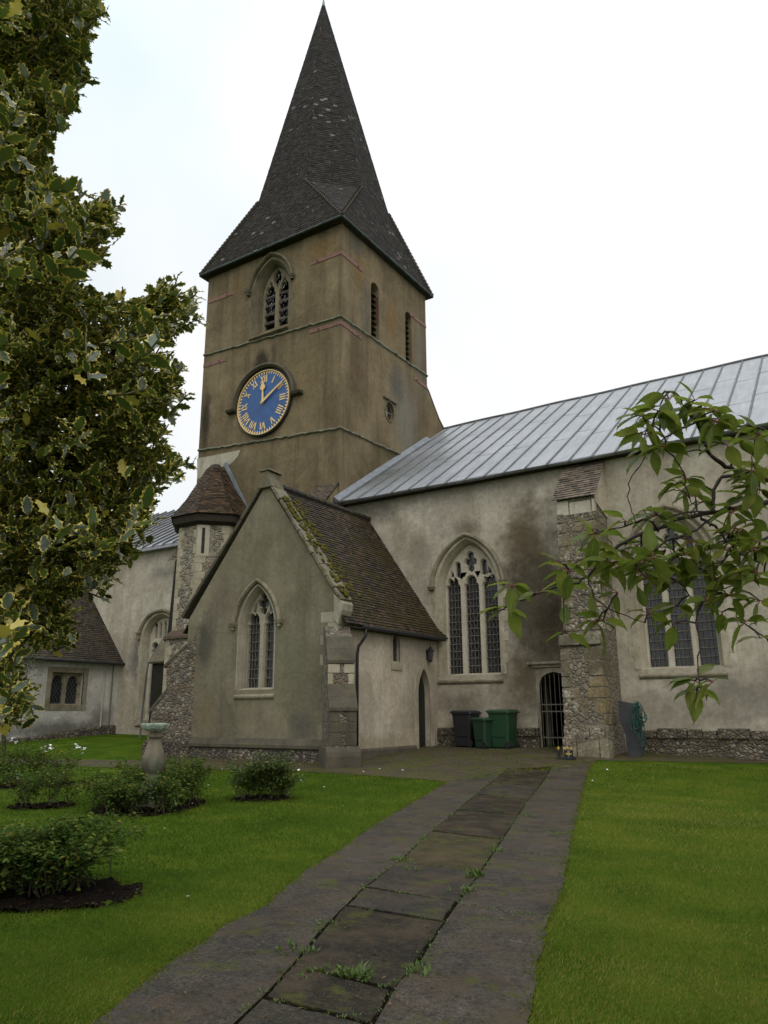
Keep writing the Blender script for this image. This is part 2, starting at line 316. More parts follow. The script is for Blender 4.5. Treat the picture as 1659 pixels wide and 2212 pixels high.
M['dark_board'] = plain('dark_board', (.022, .02, .015), .8, .2, var=.5, sc=2.5)
M['offset_tile'] = plain('worn_tile', (.085, .060, .042), .9, .15, var=.8, sc=9, bump=.5)
M['brick'] = plain('red_brick', (.135, .062, .042), .9, .15, var=.6, sc=14, bump=.5)
M['gold'] = plain('gilding', (.74, .52, .22), .42, .5, .2, .2)
M['blue'] = plain('clock_blue', (.024, .085, .25), .42, .4, 0, .35, 2.5)
M['plaster'] = stone('bare_plaster', [(.34, .31, .235), (.40, .365, .285), (.46, .42, .335)], .25, (.2, .18, .12), .3)
M['slate'] = plain('slate_board', (.05, .05, .053), .6, .3, var=.3)
M['bin_black'] = plain('black_plastic', (.017, .017, .019), .45, .4, 0, .2)
M['bin_green'] = plain('green_plastic', (.015, .050, .020), .42, .4, 0, .2)
M['bin_dark'] = plain('dark_green_plastic', (.017, .042, .022), .45, .4, 0, .2)
M['rubber'] = plain('rubber', (.012, .012, .012), .7)
M['hose'] = plain('hose_green', (.008, .075, .058), .4, .5)
M['hose_dark'] = plain('hose_dark', (.035, .05, .045), .5, .4)
M['yellow'] = plain('yellow_plastic', (.42, .29, .04), .6)
M['white'] = plain('white_petal', (.75, .75, .72), .7, .2, 0, .1)
M['bark'] = plain('cherry_bark', (.052, .040, .036), .8, .25, 0, .75, 26, .8)
M['petiole'] = plain('red_petiole', (.13, .035, .025), .5)
M['twig'] = plain('green_twig', (.075, .075, .022), .6)
M['stem'] = plain('rose_stem', (.05, .04, .02), .8)
M['lampglass'] = plain('lamp_glass', (.05, .055, .06), .15, .6)
t = NT('lead_glass', .12, .55)
sx = t.n('ShaderNodeSeparateXYZ'); t.set(sx.inputs[0], t.pos())
hx = t.math('ADD', sx.outputs[0], sx.outputs[1])
def tri(t, v, sc): return t.math('ABSOLUTE', t.math('SUBTRACT', t.math('FRACT', t.math('MULTIPLY', v, sc)), .5))
q1 = tri(t, t.math('ADD', hx, t.math('MULTIPLY', sx.outputs[2], .62)), 6.6); q2 = tri(t, t.math('SUBTRACT', hx, t.math('MULTIPLY', sx.outputs[2], .62)), 6.6)
lm = t.math('LESS_THAN', t.math('MINIMUM', q1, q2), .055)
cc = t.vor(5, None, 'F1', 'Color'); sp = t.n('ShaderNodeSeparateColor'); t.set(sp.inputs[0], cc)
gl = t.ramp(sp.outputs[0], [(0, (.012, .012, .014)), (1, (.032, .032, .036))])
M['glass'] = t.done(t.mix(lm, gl, (.07, .07, .072)), t.bump(sp.outputs[1], .25, .01), t.ramp(lm, [(0, .16), (1, .6)]))

# ------------------------------------------------------------------ mesh builders
class MB:
    def __init__(s): s.b = bmesh.new(); s.uvl = None; s.mats = []
    def v(s, p): return s.b.verts.new(p)
    def face(s, pts):
        try: return s.b.faces.new([s.b.verts.new(p) for p in pts])
        except ValueError: return None
    def box(s, lo, hi):
        x0, y0, z0 = lo; x1, y1, z1 = hi
        s.hexa([(x0, y0, z0), (x1, y0, z0), (x1, y1, z0), (x0, y1, z0)], [(x0, y0, z1), (x1, y0, z1), (x1, y1, z1), (x0, y1, z1)])
    def hexa(s, bot, top):
        n = len(bot); a = [s.v(p) for p in bot]; c = [s.v(p) for p in top]
        s.b.faces.new(a[::-1]); s.b.faces.new(c)
        for i in range(n): s.b.faces.new([a[i], a[(i + 1) % n], c[(i + 1) % n], c[i]])
    def obox(s, o, ax, ay, az):
        o, ax, ay, az = map(Vector, (o, ax, ay, az))
        b = [o, o + ax, o + ax + ay, o + ay]; s.hexa(b, [p + az for p in b])
    def loft(s, loops, closed=True, caps=True):
        L = [[s.v(p) for p in l] for l in loops]; n = len(L[0])
        for a, c in zip(L, L[1:]):
            for i in range(n if closed else n - 1):
                j = (i + 1) % n
                try: s.b.faces.new([a[i], a[j], c[j], c[i]])
                except ValueError: pass
        if caps and closed:
            s.b.faces.new(L[0][::-1]); s.b.faces.new(L[-1])
    def tube(s, path, r, n=6):
        path = [Vector(p) for p in path]; loops = []
        rs = list(r) if isinstance(r, (list, tuple)) else [r] * len(path)
        rs += [rs[-1]] * (len(path) - len(rs))
        ref = None
        for i, p in enumerate(path):
            d = (path[min(i + 1, len(path) - 1)] - path[max(i - 1, 0)])
            if d.length < 1e-6: d = Vector((0, 0, 1))
            d.normalize()
            if ref is None: ref = Vector((0, 0, 1)) if abs(d.z) < .9 else Vector((1, 0, 0))
            a = d.cross(ref).normalized(); c = a.cross(d).normalized(); ref = c
            loops.append([p + a * rs[i] * math.cos(k * 2 * PI / n) + c * rs[i] * math.sin(k * 2 * PI / n) for k in range(n)])
        s.loft(loops)
    def lathe(s, c, prof, n=24):
        s.loft([[Vector(c) + Vector((r * math.cos(k * 2 * PI / n), r * math.sin(k * 2 * PI / n), z)) for k in range(n)] for r, z in prof])
    def build(s, name, mat, parent=None, bevel=0, smooth=False, loc=None):
        bmesh.ops.recalc_face_normals(s.b, faces=s.b.faces)
        me = bpy.data.meshes.new(name); s.b.to_mesh(me); s.b.free()
        return link(name, me, mat, parent, bevel, smooth, loc)
def link(name, me, mat, parent=None, bevel=0, smooth=False, loc=None):
    o = bpy.data.objects.new(name, me); COL.objects.link(o)
    if mat is not None: me.materials.append(M[mat] if isinstance(mat, str) else mat)
    off = Vector(loc) if loc is not None else Vector((0, 0, 0))
    top = parent
    while top is not None:
        off = off + top.location; top = top.parent
    if off.length > 0: me.transform(Matrix.Translation(-off))
    if loc is not None: o.location = loc
    if parent is not None: o.parent = parent
    if smooth:
        me.polygons.foreach_set('use_smooth', [True] * len(me.polygons))
    if bevel:
        m = o.modifiers.new('bevel', 'BEVEL'); m.width = bevel; m.segments = 2; m.limit_method = 'ANGLE'; m.angle_limit = .6
    return o
def tag(o, label=None, cat=None, group=None, kind=None):
    if label: o['label'] = label
    if cat: o['category'] = cat
    if group: o['group'] = group
    if kind: o['kind'] = kind
    return o
def thing(name, label, cat, loc, group=None):
    o = bpy.data.objects.new(name, None); COL.objects.link(o); o.location = loc; o.empty_display_size = .3
    return tag(o, label, cat, group)
def copy_tree(o, parent=None):
    c = o.copy(); COL.objects.link(c)
    if parent is not None: c.parent = parent
    for ch in list(o.children): copy_tree(ch, c)
    return c

class Wall:
    """upright plane: s runs along ux, z up, d outwards along n"""
    def __init__(w, o, ux, n): w.o, w.ux, w.n = Vector(o), Vector(ux).normalized(), Vector(n).normalized()
    def p(w, s, z, d=0.0): q = w.o + w.ux * s + w.n * d; return Vector((q.x, q.y, q.z + z))
NY = 21.29; TX = -15.56
w_nave = Wall((0, NY, 0), (1, 0, 0), (0, -1, 0))
w_clock = w_nave
w_tr = Wall((TX, 0, 0), (0, 1, 0), (1, 0, 0))
GY = 16.0; CX = -11.7
w_gab = Wall((0, GY, 0), (1, 0, 0), (0, -1, 0))
w_cs = Wall((CX, 0, 0), (0, 1, 0), (1, 0, 0))
VX = -26.85
w_ves = Wall((VX, 0, 0), (0, 1, 0), (1, 0, 0))

def area2(l): return sum(l[i][0] * l[(i + 1) % len(l)][1] - l[(i + 1) % len(l)][0] * l[i][1] for i in range(len(l)))
def offset(l, d):
    """grow a closed 2-D loop outwards by d"""
    sg = 1 if area2(l) > 0 else -1; n = len(l); out = []
    for i in range(n):
        a, b, c = Vector(l[i - 1]), Vector(l[i]), Vector(l[(i + 1) % n])
        e1 = (b - a); e2 = (c - b)
        if e1.length < 1e-7 or e2.length < 1e-7: out.append(tuple(b)); continue
        e1.normalize(); e2.normalize()
        n1 = Vector((e1.y, -e1.x)) * sg; n2 = Vector((e2.y, -e2.x)) * sg
        m = n1 + n2
        if m.length < 1e-4: m = n1
        m.normalize(); k = min(1 / max(.35, m.dot(n1)), 2.0)
        out.append(tuple(b + m * d * k))
    return out
def panel(mb, w, outer, holes=(), d=0.0, thick=0.0, chamf=0.0, cdepth=.05, rim=True):
    loops = [list(outer)] + [offset(h, chamf) if chamf else list(h) for h in holes]
    flat = [q for l in loops for q in l]
    tris = tessellate_polygon([[Vector((a, b, 0)) for a, b in l] for l in loops])
    vs = [mb.v(w.p(a, b, d)) for a, b in flat]
    for t in tris:
        try: mb.b.faces.new([vs[i] for i in t])
        except ValueError: pass
    k = 0
    for li, l in enumerate(loops):
        idx = vs[k:k + len(l)]; k += len(l)
        if li == 0 and not rim: continue
        rings = [idx]
        if li > 0 and chamf: rings.append([mb.v(w.p(a, b, d - cdepth)) for a, b in holes[li - 1]])
        if thick:
            src = l if li == 0 else holes[li - 1]
            rings.append([mb.v(w.p(a, b, d - thick)) for a, b in src])
        for A, B in zip(rings, rings[1:]):
            for i in range(len(A)):
                j = (i + 1) % len(A)
                try: mb.b.faces.new([A[i], A[j], B[j], B[i]])
                except ValueError: pass
def arch_arc(cx, zs, a, h, n=10):
    """pointed arch from right springing over the top to the left springing"""
    r = (a * a + h * h) / (2 * a); c0 = cx + a - r
    ang = math.atan2(h, cx - c0) if r > 1e-6 else PI / 2
    R = [(c0 + r * math.cos(ang * i / n), zs + r * math.sin(ang * i / n)) for i in range(n + 1)]
    return R + [(2 * cx - x, z) for x, z in R[-2::-1]]
def arch_loop(cx, z0, zs, a, h, n=10): return [(cx - a, z0), (cx + a, z0)] + arch_arc(cx, zs, a, h, n)
def round_loop(cx, z0, zs, a, n=12):
    return [(cx - a, z0), (cx + a, z0)] + [(cx + a * math.cos(PI * i / n), zs + a * math.sin(PI * i / n)) for i in range(n + 1)]
def foil(c, circles, a0, a1, n):
    out = []
    for i in range(n + 1):
        th = a0 + (a1 - a0) * i / n; dx, dz = math.cos(th), math.sin(th); best = .01
        for x, z, r in circles:
            ex, ez = x - c[0], z - c[1]; b = ex * dx + ez * dz; q = b * b - (ex * ex + ez * ez - r * r)
            if q >= 0: best = max(best, b + math.sqrt(q))
        out.append((c[0] + dx * best, c[1] + dz * best))
    return out
def light_loop(cx, z0, zs, a, h):
    """one window light with a cusped (trefoil) head; zs springing, h rise"""
    cs = [(cx - .50 * a, zs + .16 * h, .50 * a), (cx + .50 * a, zs + .16 * h, .50 * a), (cx, zs + .58 * h, .42 * h), (cx, zs + .2 * h, .60 * a)]
    hd = foil((cx, zs + .12 * h), cs, -.12, PI + .12, 26)
    return [(cx - a, z0), (cx + a, z0), (cx + a, zs)] + hd + [(cx - a, zs)]
def quatre(cx, cz, a, b):
    cs = [(cx, cz + b * .58, a * .55), (cx, cz - b * .58, a * .55), (cx - a * .5, cz, a * .5), (cx + a * .5, cz, a * .5)]
    return foil((cx, cz), cs, 0, 2 * PI * 47 / 48, 47)
def band(mb, w, inner, outer, d0, d1):
    """closed strip between two equal-length open curves, from depth d0 (wall) to d1 (front)"""
    A = [[w.p(*q, d1) for q in inner], [w.p(*q, d1) for q in outer], [w.p(*q, d0) for q in outer], [w.p(*q, d0) for q in inner]]
    n = len(inner); loops = [[A[k][i] for k in range(4)] for i in range(n)]
    mb.loft(loops)

def convex_span(poly, v):
    us = []
    for i in range(len(poly)):
        (u0, v0), (u1, v1) = poly[i], poly[(i + 1) % len(poly)]
        if (v0 - v) * (v1 - v) <= 0 and abs(v1 - v0) > 1e-9: us.append(u0 + (u1 - u0) * (v - v0) / (v1 - v0))
    return (min(us), max(us)) if len(us) >= 2 else None
class Tiles:
    """many single tiles on flat convex faces, gathered in one mesh with a random value per tile"""
    def __init__(s): s.v = []; s.f = []; s.r = []
    def add(s, pts, gauge=.11, wid=.17, lift=.022, jit=.006, rows=None):
        pts = [Vector(p) for p in pts]; ax = (pts[1] - pts[0]).normalized(); nn = Vector((0, 0, 0))
        for i in range(1, len(pts) - 1): nn += (pts[i] - pts[0]).cross(pts[i + 1] - pts[0])
        nn.normalize(); ay = nn.cross(ax).normalized()
        if ay.z < 0: ay = -ay
        if nn.dot(Vector((0, 0, 1))) < 0: nn = -nn
        o = pts[0]; poly = [((p - o).dot(ax), (p - o).dot(ay)) for p in pts]
        vmin = min(q[1] for q in poly); vmax = max(q[1] for q in poly); v = vmin; row = 0
        while v < vmax - 1e-3:
            v1 = min(v + gauge, vmax - 1e-4); e0 = convex_span(poly, v + 1e-4); e1 = convex_span(poly, v1)
            if e0 and e1:
                lo, hi = min(e0[0], e1[0]), max(e0[1], e1[1]); u = lo - random.random() * wid
                while u < hi:
                    u1 = u + wid * random.uniform(.93, 1.07)
                    a, b = clamp(u, *e0), clamp(u1, *e0); c, d = clamp(u1, *e1), clamp(u, *e1)
                    if b - a > .01 or c - d > .01:
                        l = lift + random.uniform(-jit, jit); dv = random.uniform(-.008, .006); l2 = l * random.uniform(.75, 1.1); dv2 = dv + random.uniform(-.006, .006)
                        P = lambda uu, vv, h: o + ax * uu + ay * vv + nn * h
                        k = len(s.v)
                        s.v += [P(a + .003, v + dv, l), P(b - .003, v + dv2, l2), P(c, v1, .002), P(d, v1, .002), P(a + .003, v + dv, -.004), P(b - .003, v + dv2, -.004)]
                        s.f += [(k, k + 1, k + 2, k + 3), (k + 4, k + 5, k + 1, k)]
                        s.r += [random.random()] * 6
                    u = u1
            v = v + gauge; row += 1
    def build(s, name, mat, parent):
        me = bpy.data.meshes.new(name); me.from_pydata([tuple(p) for p in s.v], [], s.f)
        a = me.attributes.new('rnd', 'FLOAT', 'POINT'); a.data.foreach_set('value', s.r)
        return link(name, me, mat, parent)

# ------------------------------------------------------------------ the church (one thing, its parts and sub-parts)
church = thing('parish_church', 'old rendered stone church with shingled broach spire, blue clock and lead roof', 'church', (-15.5, 21.3, 0))

def gothic_window(name, w, cx, sill, spring, rise, half, rec, lights, tops, hood=None, hd=.12, mat_tr='tracery', mat_st='dressing', mat_hood='hood',
                  open_half=None, open_rise=None, quoins=True, hood_w=.13, sillproj=.06, glass='glass', surround=.15, hbars=11, vbars=3, label=None):
    """returns (opening loop for the wall, builder)"""
    oh = open_half or half + .12; orr = open_rise or rise + .14
    opening = arch_loop(cx, sill - .06, spring, oh, orr)
    def make(parent):
        inner = arch_loop(cx, sill, spring, half, rise)
        mb = MB()                                              # stone surround: flush band on the wall and the splayed reveal
        out = arch_arc(cx, spring, oh + surround, orr + surround); inn = arch_arc(cx, spring, oh, orr)
        out = [(cx + oh + surround, sill - .06)] + out + [(cx - oh - surround, sill - .06)]; inn = [(cx + oh, sill - .06)] + inn + [(cx - oh, sill - .06)]
        band(mb, w, inn, out, -.02, .012)
        mid = [(a + (c - a) * .5, b + (e - b) * .5) for (a, b), (c, e) in zip(opening, inner)]
        mid2 = [(a + (c - a) * .62, b + (e - b) * .62) for (a, b), (c, e) in zip(opening, inner)]
        mb.loft([[w.p(*q, .0) for q in opening], [w.p(*q, -rec * .42) for q in mid], [w.p(*q, -rec * .5) for q in mid2], [w.p(*q, -rec * .95) for q in inner], [w.p(*q, -rec - .3) for q in inner]], caps=False)
        if surround and quoins:                                # long-and-short quoin blocks beside the jambs
            z = sill - .06; k = 0
            while z < spring:
                h = random.uniform(.28, .42); ex = .12 if k % 2 and random.random() < .7 else .02
                for sg in (-1, 1):
                    x0 = cx + sg * (oh + surround); x1 = cx + sg * (oh + surround + ex * random.uniform(.7, 1.3))
                    lo, hi = min(x0, x1), max(x0, x1)
                    mb.hexa([w.p(lo, z + .01, -.02), w.p(hi, z + .01, -.02), w.p(hi, z + .01, .009), w.p(lo, z + .01, .009)], [w.p(lo, min(z + h, spring) - .01, -.02), w.p(hi, min(z + h, spring) - .01, -.02), w.p(hi, min(z + h, spring) - .01, .009), w.p(lo, min(z + h, spring) - .01, .009)])
                z += h; k += 1
        root = mb.build(name, mat_st, parent)
        if label: root['label'] = label
        tr = MB(); holes = [h for h in lights + tops]
        panel(tr, w, offset(inner, .05), holes, -rec, .16, .035, .06, rim=False)
        tr.build('tracery', mat_tr, root)
        if glass:
            g = MB(); g.face([w.p(*q, -rec - .17) for q in inner]); g.build('pane', glass, root)
            b = MB()
            for L in lights:
                xs = [q[0] for q in L]; zs = [q[1] for q in L]; x0, x1, z0, z1 = min(xs), max(xs), min(zs), max(zs)
                n = hbars
                for i in range(1, n + 1):
                    z = z0 + (z1 - z0 - .18) * i / (n + .4)
                    b.tube([w.p(x0 - .02, z, -rec - .11), w.p(x1 + .02, z, -rec - .11)], .013, 4)
                for i in range(1, vbars + 1):
                    x = x0 + (x1 - x0) * i / (vbars + 1)
                    b.tube([w.p(x, z0, -rec - .125), w.p(x, z1 - .06, -rec - .125)], .0095, 4)
            b.build('window_bars', 'bar', root)
        sl = MB()
        so_ = oh + .06
        sl.loft([[w.p(cx - so_, sill - .02, -rec * .9), w.p(cx - so_, sill - .22, sillproj), w.p(cx - so_, sill - .27, sillproj), w.p(cx - so_, sill - .36, -.02)],
                 [w.p(cx + so_, sill - .02, -rec * .9), w.p(cx + so_, sill - .22, sillproj), w.p(cx + so_, sill - .27, sillproj), w.p(cx + so_, sill - .36, -.02)]])
        sl.build('window_sill', mat_hood, root, bevel=.015)
        if hood:
            hm = MB(); ho, hr, hz = hood
            A = arch_arc(cx, spring, ho, hr); Bq = arch_arc(cx, spring, ho + hood_w, hr + hood_w * 1.1)
            A = [(cx + ho, hz)] + A + [(cx - ho, hz)]; Bq = [(cx + ho + hood_w, hz)] + Bq + [(cx - ho - hood_w, hz)]
            Mi = [(a + (c - a) * .45, b + (e - b) * .45) for (a, b), (c, e) in zip(A, Bq)]
            n = len(A)
            hm.loft([[w.p(*A[i], .0), w.p(*A[i], hd * .55), w.p(*Mi[i], hd), w.p(*Bq[i], hd * .8), w.p(*Bq[i], .0)] for i in range(n)])
            for sg in (-1, 1):
                xc = cx + sg * (ho + hood_w * .55)
                hm.hexa([w.p(xc - .10, hz - .13, 0), w.p(xc + .10, hz - .13, 0), w.p(xc + .08, hz - .11, hd), w.p(xc - .08, hz - .11, hd)],
                        [w.p(xc - .13, hz, 0), w.p(xc + .13, hz, 0), w.p(xc + .12, hz, hd * 1.35), w.p(xc - .12, hz, hd * 1.35)])
            hm.build('hood_mould', mat_hood, root, bevel=.01)
        return root
    return opening, make

# ---- nave windows (three lights) ---------------------------------------------------------------
def nave_win(cx, label):
    s, sp = 2.09, 4.72
    L = []
    for k in (-1, 0, 1):
        L.append(light_loop(cx + k * .645, s, sp, .235, .40))
    T = [quatre(cx, sp + .86, .20, .36)]
    for sg in (-1, 1):
        x = cx + sg * .46
        T.append([(x - .085, sp + .44), (x + .085, sp + .36), (x + .085, sp + .72)] + foil((x, sp + .74), [(x, sp + .80, .085)], .3, PI - .3, 6) + [(x - .085, sp + .72)])
        a = cx + sg * .665
        T.append([(a - .055, sp + .44), (a + .055, sp + .33), (a + (.02 if sg > 0 else .035), sp + .52), (a - (.035 if sg > 0 else .02), sp + .60)])
        b = cx + sg * .245
        T.append([(b - .055 * 1, sp + .50), (b + .05, sp + .50), (b, sp + .40)])
    return gothic_window('window', w_nave, cx, s, sp, 1.42, .92, .30, L, T, hood=(1.17, 1.62, 4.84), hbars=12, vbars=3, label=label)
n1_open, n1 = nave_win(-10.585, 'three-light window above the wheelie bins')
n2_open, n2 = nave_win(-4.42, 'three-light window right of the stone buttress')
n3_open, n3 = nave_win(2.3, None)
gate_c, gate_h = -7.93, .44
gate_loop = [(gate_c - gate_h, -.35), (gate_c + gate_h, -.35), (gate_c + gate_h, 1.72), (gate_c + gate_h * .8, 1.90), (gate_c + gate_h * .45, 1.99), (gate_c, 2.04),
             (gate_c - gate_h * .45, 1.99), (gate_c - gate_h * .8, 1.90), (gate_c - gate_h, 1.72)]
EZ, RY, RZ = 8.32, 29.5, 13.62
mb = MB()
panel(mb, w_nave, [(TX + .004, -.8), (9, -.8), (9, EZ), (TX + .004, EZ)], [n1_open, n2_open, n3_open, gate_loop], 0, .75, rim=False)
mb.face([(9, NY, -.8), (9, 37.7, -.8), (9, 37.7, EZ), (9, RY, RZ), (9, NY, EZ)])
mb.face([(TX, 37.7, -.8), (9, 37.7, -.8), (9, 37.7, EZ), (TX, 37.7, EZ)])
mb.face([(TX, 27.95, -.8), (TX, 37.7, -.8), (TX, 37.7, EZ), (TX, RY, RZ), (TX, 27.95, 12.6)])
nave = mb.build('nave_wall', 'stucco_nave', church)
for f in (n1, n2, n3): f(church)
# lead roof with rolls
slope = Vector((0, RY - NY, RZ - EZ)).normalized(); rn = Vector((0, -slope.z, slope.y))
e0 = Vector((0, 20.98, EZ - (NY - 20.98) * slope.z / slope.y + .02))
rl = (Vector((0, RY, RZ)) - e0).length
mb = MB()
nx = 60
def nroof(x, k, off=0.0):
    sag = .05 * math.sin((x - TX) / 14.0 * PI) * (1 - k) + .010 * math.sin(x * 1.7 + k * 3)
    p = e0 + slope * (rl * k) + rn * off; return Vector((x, p.y, p.z - sag))
xs = [TX - .0 + (9.3 - TX) * i / nx for i in range(nx + 1)]; ks = [j / 14 for j in range(15)]
grid = [[mb.v(nroof(x, k, .03)) for k in ks] for x in xs]
for a, b in zip(grid, grid[1:]):
    for j in range(14): mb.b.faces.new([a[j], b[j], b[j + 1], a[j + 1]])
lo = [[nroof(x, 0, .035), nroof(x, 0, -.06), nroof(x, .03, -.06)] for x in xs]
mb.loft(lo, closed=False, caps=False)
mb.face([(TX, RY, RZ), (9.3, RY, RZ), (9.3, 38.0, EZ), (TX, 38.0, EZ)])
roof = mb.build('nave_roof', 'lead', church, smooth=True)
mb = MB(); x = TX + .35
while x < 9:
    pts = [nroof(x, k, .045) for k in ks]; pts = [pts[0] + Vector((0, -.01, -.07))] + pts
    mb.tube(pts, .033, 6); x += .69
for k, q in ((.33, .02), (.66, .02)):                         # lapped cross joints, staggered from bay to bay
    x = TX + .35; i = 0
    while x < 9:
        kk = k + (.035 if i % 2 else -.035)
        mb.tube([nroof(x + .03, kk, .034), nroof(x + .66, kk, .031)], .004, 4); x += .69; i += 1
o = mb.build('lead_rolls', 'lead_roll', roof, smooth=True)
mb = MB(); mb.tube([nroof(x, 1, .04) for x in xs], .07, 8)
mb.build('ridge_roll', 'lead_roll', roof)
mb = MB()
mb.loft([[(TX + .012, nroof(TX, k).y, nroof(TX, k).z + .05), (TX + .012, nroof(TX, k).y - .05, nroof(TX, k).z + .22), (TX + .03, nroof(TX, k).y - .05, nroof(TX, k).z + .22), (TX + .22, nroof(TX, k).y, nroof(TX, k).z + .055)] for k in [j / 10 for j in range(9)]])
mb.build('flashing', 'flashing', roof)
mb = MB(); mb.box((TX, 21.02, EZ - .28), (9.2, NY, EZ - .16)); mb.build('eaves_board', 'soffit', roof)
# nave plinth (rubble)
def rough_block_row(mb, w, s0, s1, z0, z1, d, seed):
    R = random.Random(seed); s = s0
    while s < s1:
        l = min(R.uniform(.25, .8), s1 - s); h = R.uniform(-.05, .03); dd = d + R.uniform(-.03, .03)
        b = [w.p(s + .008, z0, -.05), w.p(s + l - .008, z0, -.05), w.p(s + l - .008, z0, dd), w.p(s + .008, z0, dd)]
        tt = [w.p(s + .008, z1 + h, -.05), w.p(s + l - .008, z1 + h, -.05), w.p(s + l - .02, z1 + h - .02, dd - .02), w.p(s + .02, z1 + h - .02, dd - .02)]
        mb.hexa(b, tt); s += l
mb = MB()
for seg, (s0, s1) in enumerate(((-11.70, -8.42), (-5.9, 9.0))):
    mb.hexa([w_nave.p(s0, -.8, -.02), w_nave.p(s1, -.8, -.02), w_nave.p(s1, -.8, .16), w_nave.p(s0, -.8, .16)], [w_nave.p(s0, .33, -.02), w_nave.p(s1, .33, -.02), w_nave.p(s1, .28, .13), w_nave.p(s0, .28, .13)])
    rough_block_row(mb, w_nave, s0, s1, .26, .50, .17, 3 + seg)
mb.build('nave_plinth', 'plinth_mix', church, bevel=.02)

# ---- iron-gated doorway in the nave -------------------------------------------------------------
mb = MB(); z = -.3
arch = gate_loop[2:]; fr_o = [(gate_c + gate_h + .10, 1.72), (gate_c + gate_h + .10, 2.10), (gate_c + gate_h * .5, 2.14), (gate_c, 2.16), (gate_c - gate_h * .5, 2.14), (gate_c - gate_h - .1, 2.10), (gate_c - gate_h - .1, 1.72)]
inn = [(gate_c + gate_h, -.35)] + arch + [(gate_c - gate_h, -.35)]; outp = [(gate_c + gate_h + .13, -.35)] + fr_o + [(gate_c - gate_h - .13, -.35)]
band(mb, w_nave, inn, outp, -.3, .015)
dw = mb.build('doorway', 'hood', church, bevel=.01)
mb = MB(); mb.obox(w_nave.p(gate_c - gate_h - .33, 2.26, 0), (1.5, 0, 0), (0, -.10, 0), (0, 0, .07)); mb.obox(w_nave.p(gate_c - gate_h - .2, 2.17, 0), (1.3, 0, 0), (0, -.04, 0), (0, 0, .086))
mb.build('label_mould', 'hood', dw, bevel=.01)
mb = MB()
for i in range(7):
    s = gate_c - gate_h + .03 + i * (2 * gate_h - .06) / 6; mb.tube([w_nave.p(s, .02, -.03), w_nave.p(s, 2.02 - .5 * abs(s - gate_c) ** 2, -.03)], .010, 5)
for z in (.22, .93, 1.12): mb.obox(w_nave.p(gate_c - gate_h - .04, z, -.05), (2 * gate_h + .06, 0, 0), (0, -.02, 0), (0, 0, .032))
mb.build('iron_gate', 'bar', dw)

# ---- buttress between the nave windows -----------------------------------------------------------
def prism(mb, prof, s0, s1, w):
    mb.loft([[w.p(s0, z, d) for d, z in prof], [w.p(s1, z, d) for d, z in prof]])
PX0, PX1 = -7.12, -6.05
mb = MB()
prism(mb, [(0, -.8), (1.66, -.8), (1.66, .52), (1.60, .62), (1.58, 2.0), (1.55, 2.56), (1.28, 2.96), (1.22, 3.0), (1.12, 6.74), (0, 7.96)], PX0, PX1, w_nave)
pier = mb.build('stone_buttress', 'flint_pier', church, bevel=.03)
mb = MB(); R = random.Random(4); z = .6                        # squared stones at the corners and here and there in the face
def pier_d(z): return 1.59 if z < 2.0 else (1.56 if z < 2.56 else 1.235 - .03 * (z - 3))
while z < 6.3:
    h = R.uniform(.24, .42)
    if 2.3 < z < 3.0: z = 3.02; continue
    dd = pier_d(z) + .012
    spans = [(PX0 - .012, PX0 + R.uniform(.2, .46)), (PX1 - R.uniform(.2, .46), PX1 + .012)]
    if R.random() < .6: spans.append((PX0 + .48, PX0 + R.uniform(.62, .8)))
    for s0, s1 in spans:
        mb.hexa([w_nave.p(s0, z + .012, dd - .45), w_nave.p(s1, z + .012, dd - .45), w_nave.p(s1, z + .012, dd), w_nave.p(s0, z + .012, dd)], [w_nave.p(s0, z + h - .012, dd - .45), w_nave.p(s1, z + h - .012, dd - .45), w_nave.p(s1, z + h - .012, dd - .01), w_nave.p(s0, z + h - .012, dd - .01)])
    if R.random() < .7:
        s0 = NY - dd + .5; mb.box((PX1 - .1, s0, z + .012), (PX1 + .012, s0 + R.uniform(.25, .5), z + h - .012))
    z += h
mb.build('corner_stones', 'pier_block', pier, bevel=.018)
mb = MB(); rough_block_row(mb, Wall((0, NY - 1.26, 0), (1, 0, 0), (0, -1, 0)), PX0 - .04, PX1 + .02, 2.62, 2.92, .34, 5); mb.build('weathering', 'coping', pier, bevel=.03)
mb = MB(); rough_block_row(mb, Wall((0, NY - 1.0, 0), (1, 0, 0), (0, -1, 0)), PX0 - .02, PX1 + .02, 6.25, 6.68, .17, 8); mb.build('top_course', 'plaster', pier, bevel=.02)
mb = MB()
for (z0, z1, ex) in ((-.1, .32, .12), (.32, .6, .05)): rough_block_row(mb, Wall((0, NY - 1.55, 0), (1, 0, 0), (0, -1, 0)), PX0 - ex * .4, PX1 + ex, z0 - .4, z1, .1 + ex, int(z1 * 10))
mb.build('footing', 'pier_block', pier, bevel=.03)
T = Tiles(); T.add([(PX0 - .1, NY - 1.22, 6.72), (PX1 + .1, NY - 1.22, 6.72), (PX1 + .1, NY - .02, 8.06), (PX0 - .1, NY - .02, 8.06)], .115, .19)
T.build('tiled_cap', 'tile_pier', pier)
mb = MB(); mb.loft([[(PX1 + .03, NY, 7.96), (PX1 + .03, NY - 1.1, 6.72), (PX1 + .03, NY - 1.06, 6.56), (PX1 + .03, NY, 6.3)], [(PX1 + .003, NY, 7.96), (PX1 + .003, NY - 1.1, 6.72), (PX1 + .003, NY - 1.06, 6.56), (PX1 + .003, NY, 6.3)]])
mb.build('side_render', 'stucco_pale', pier)

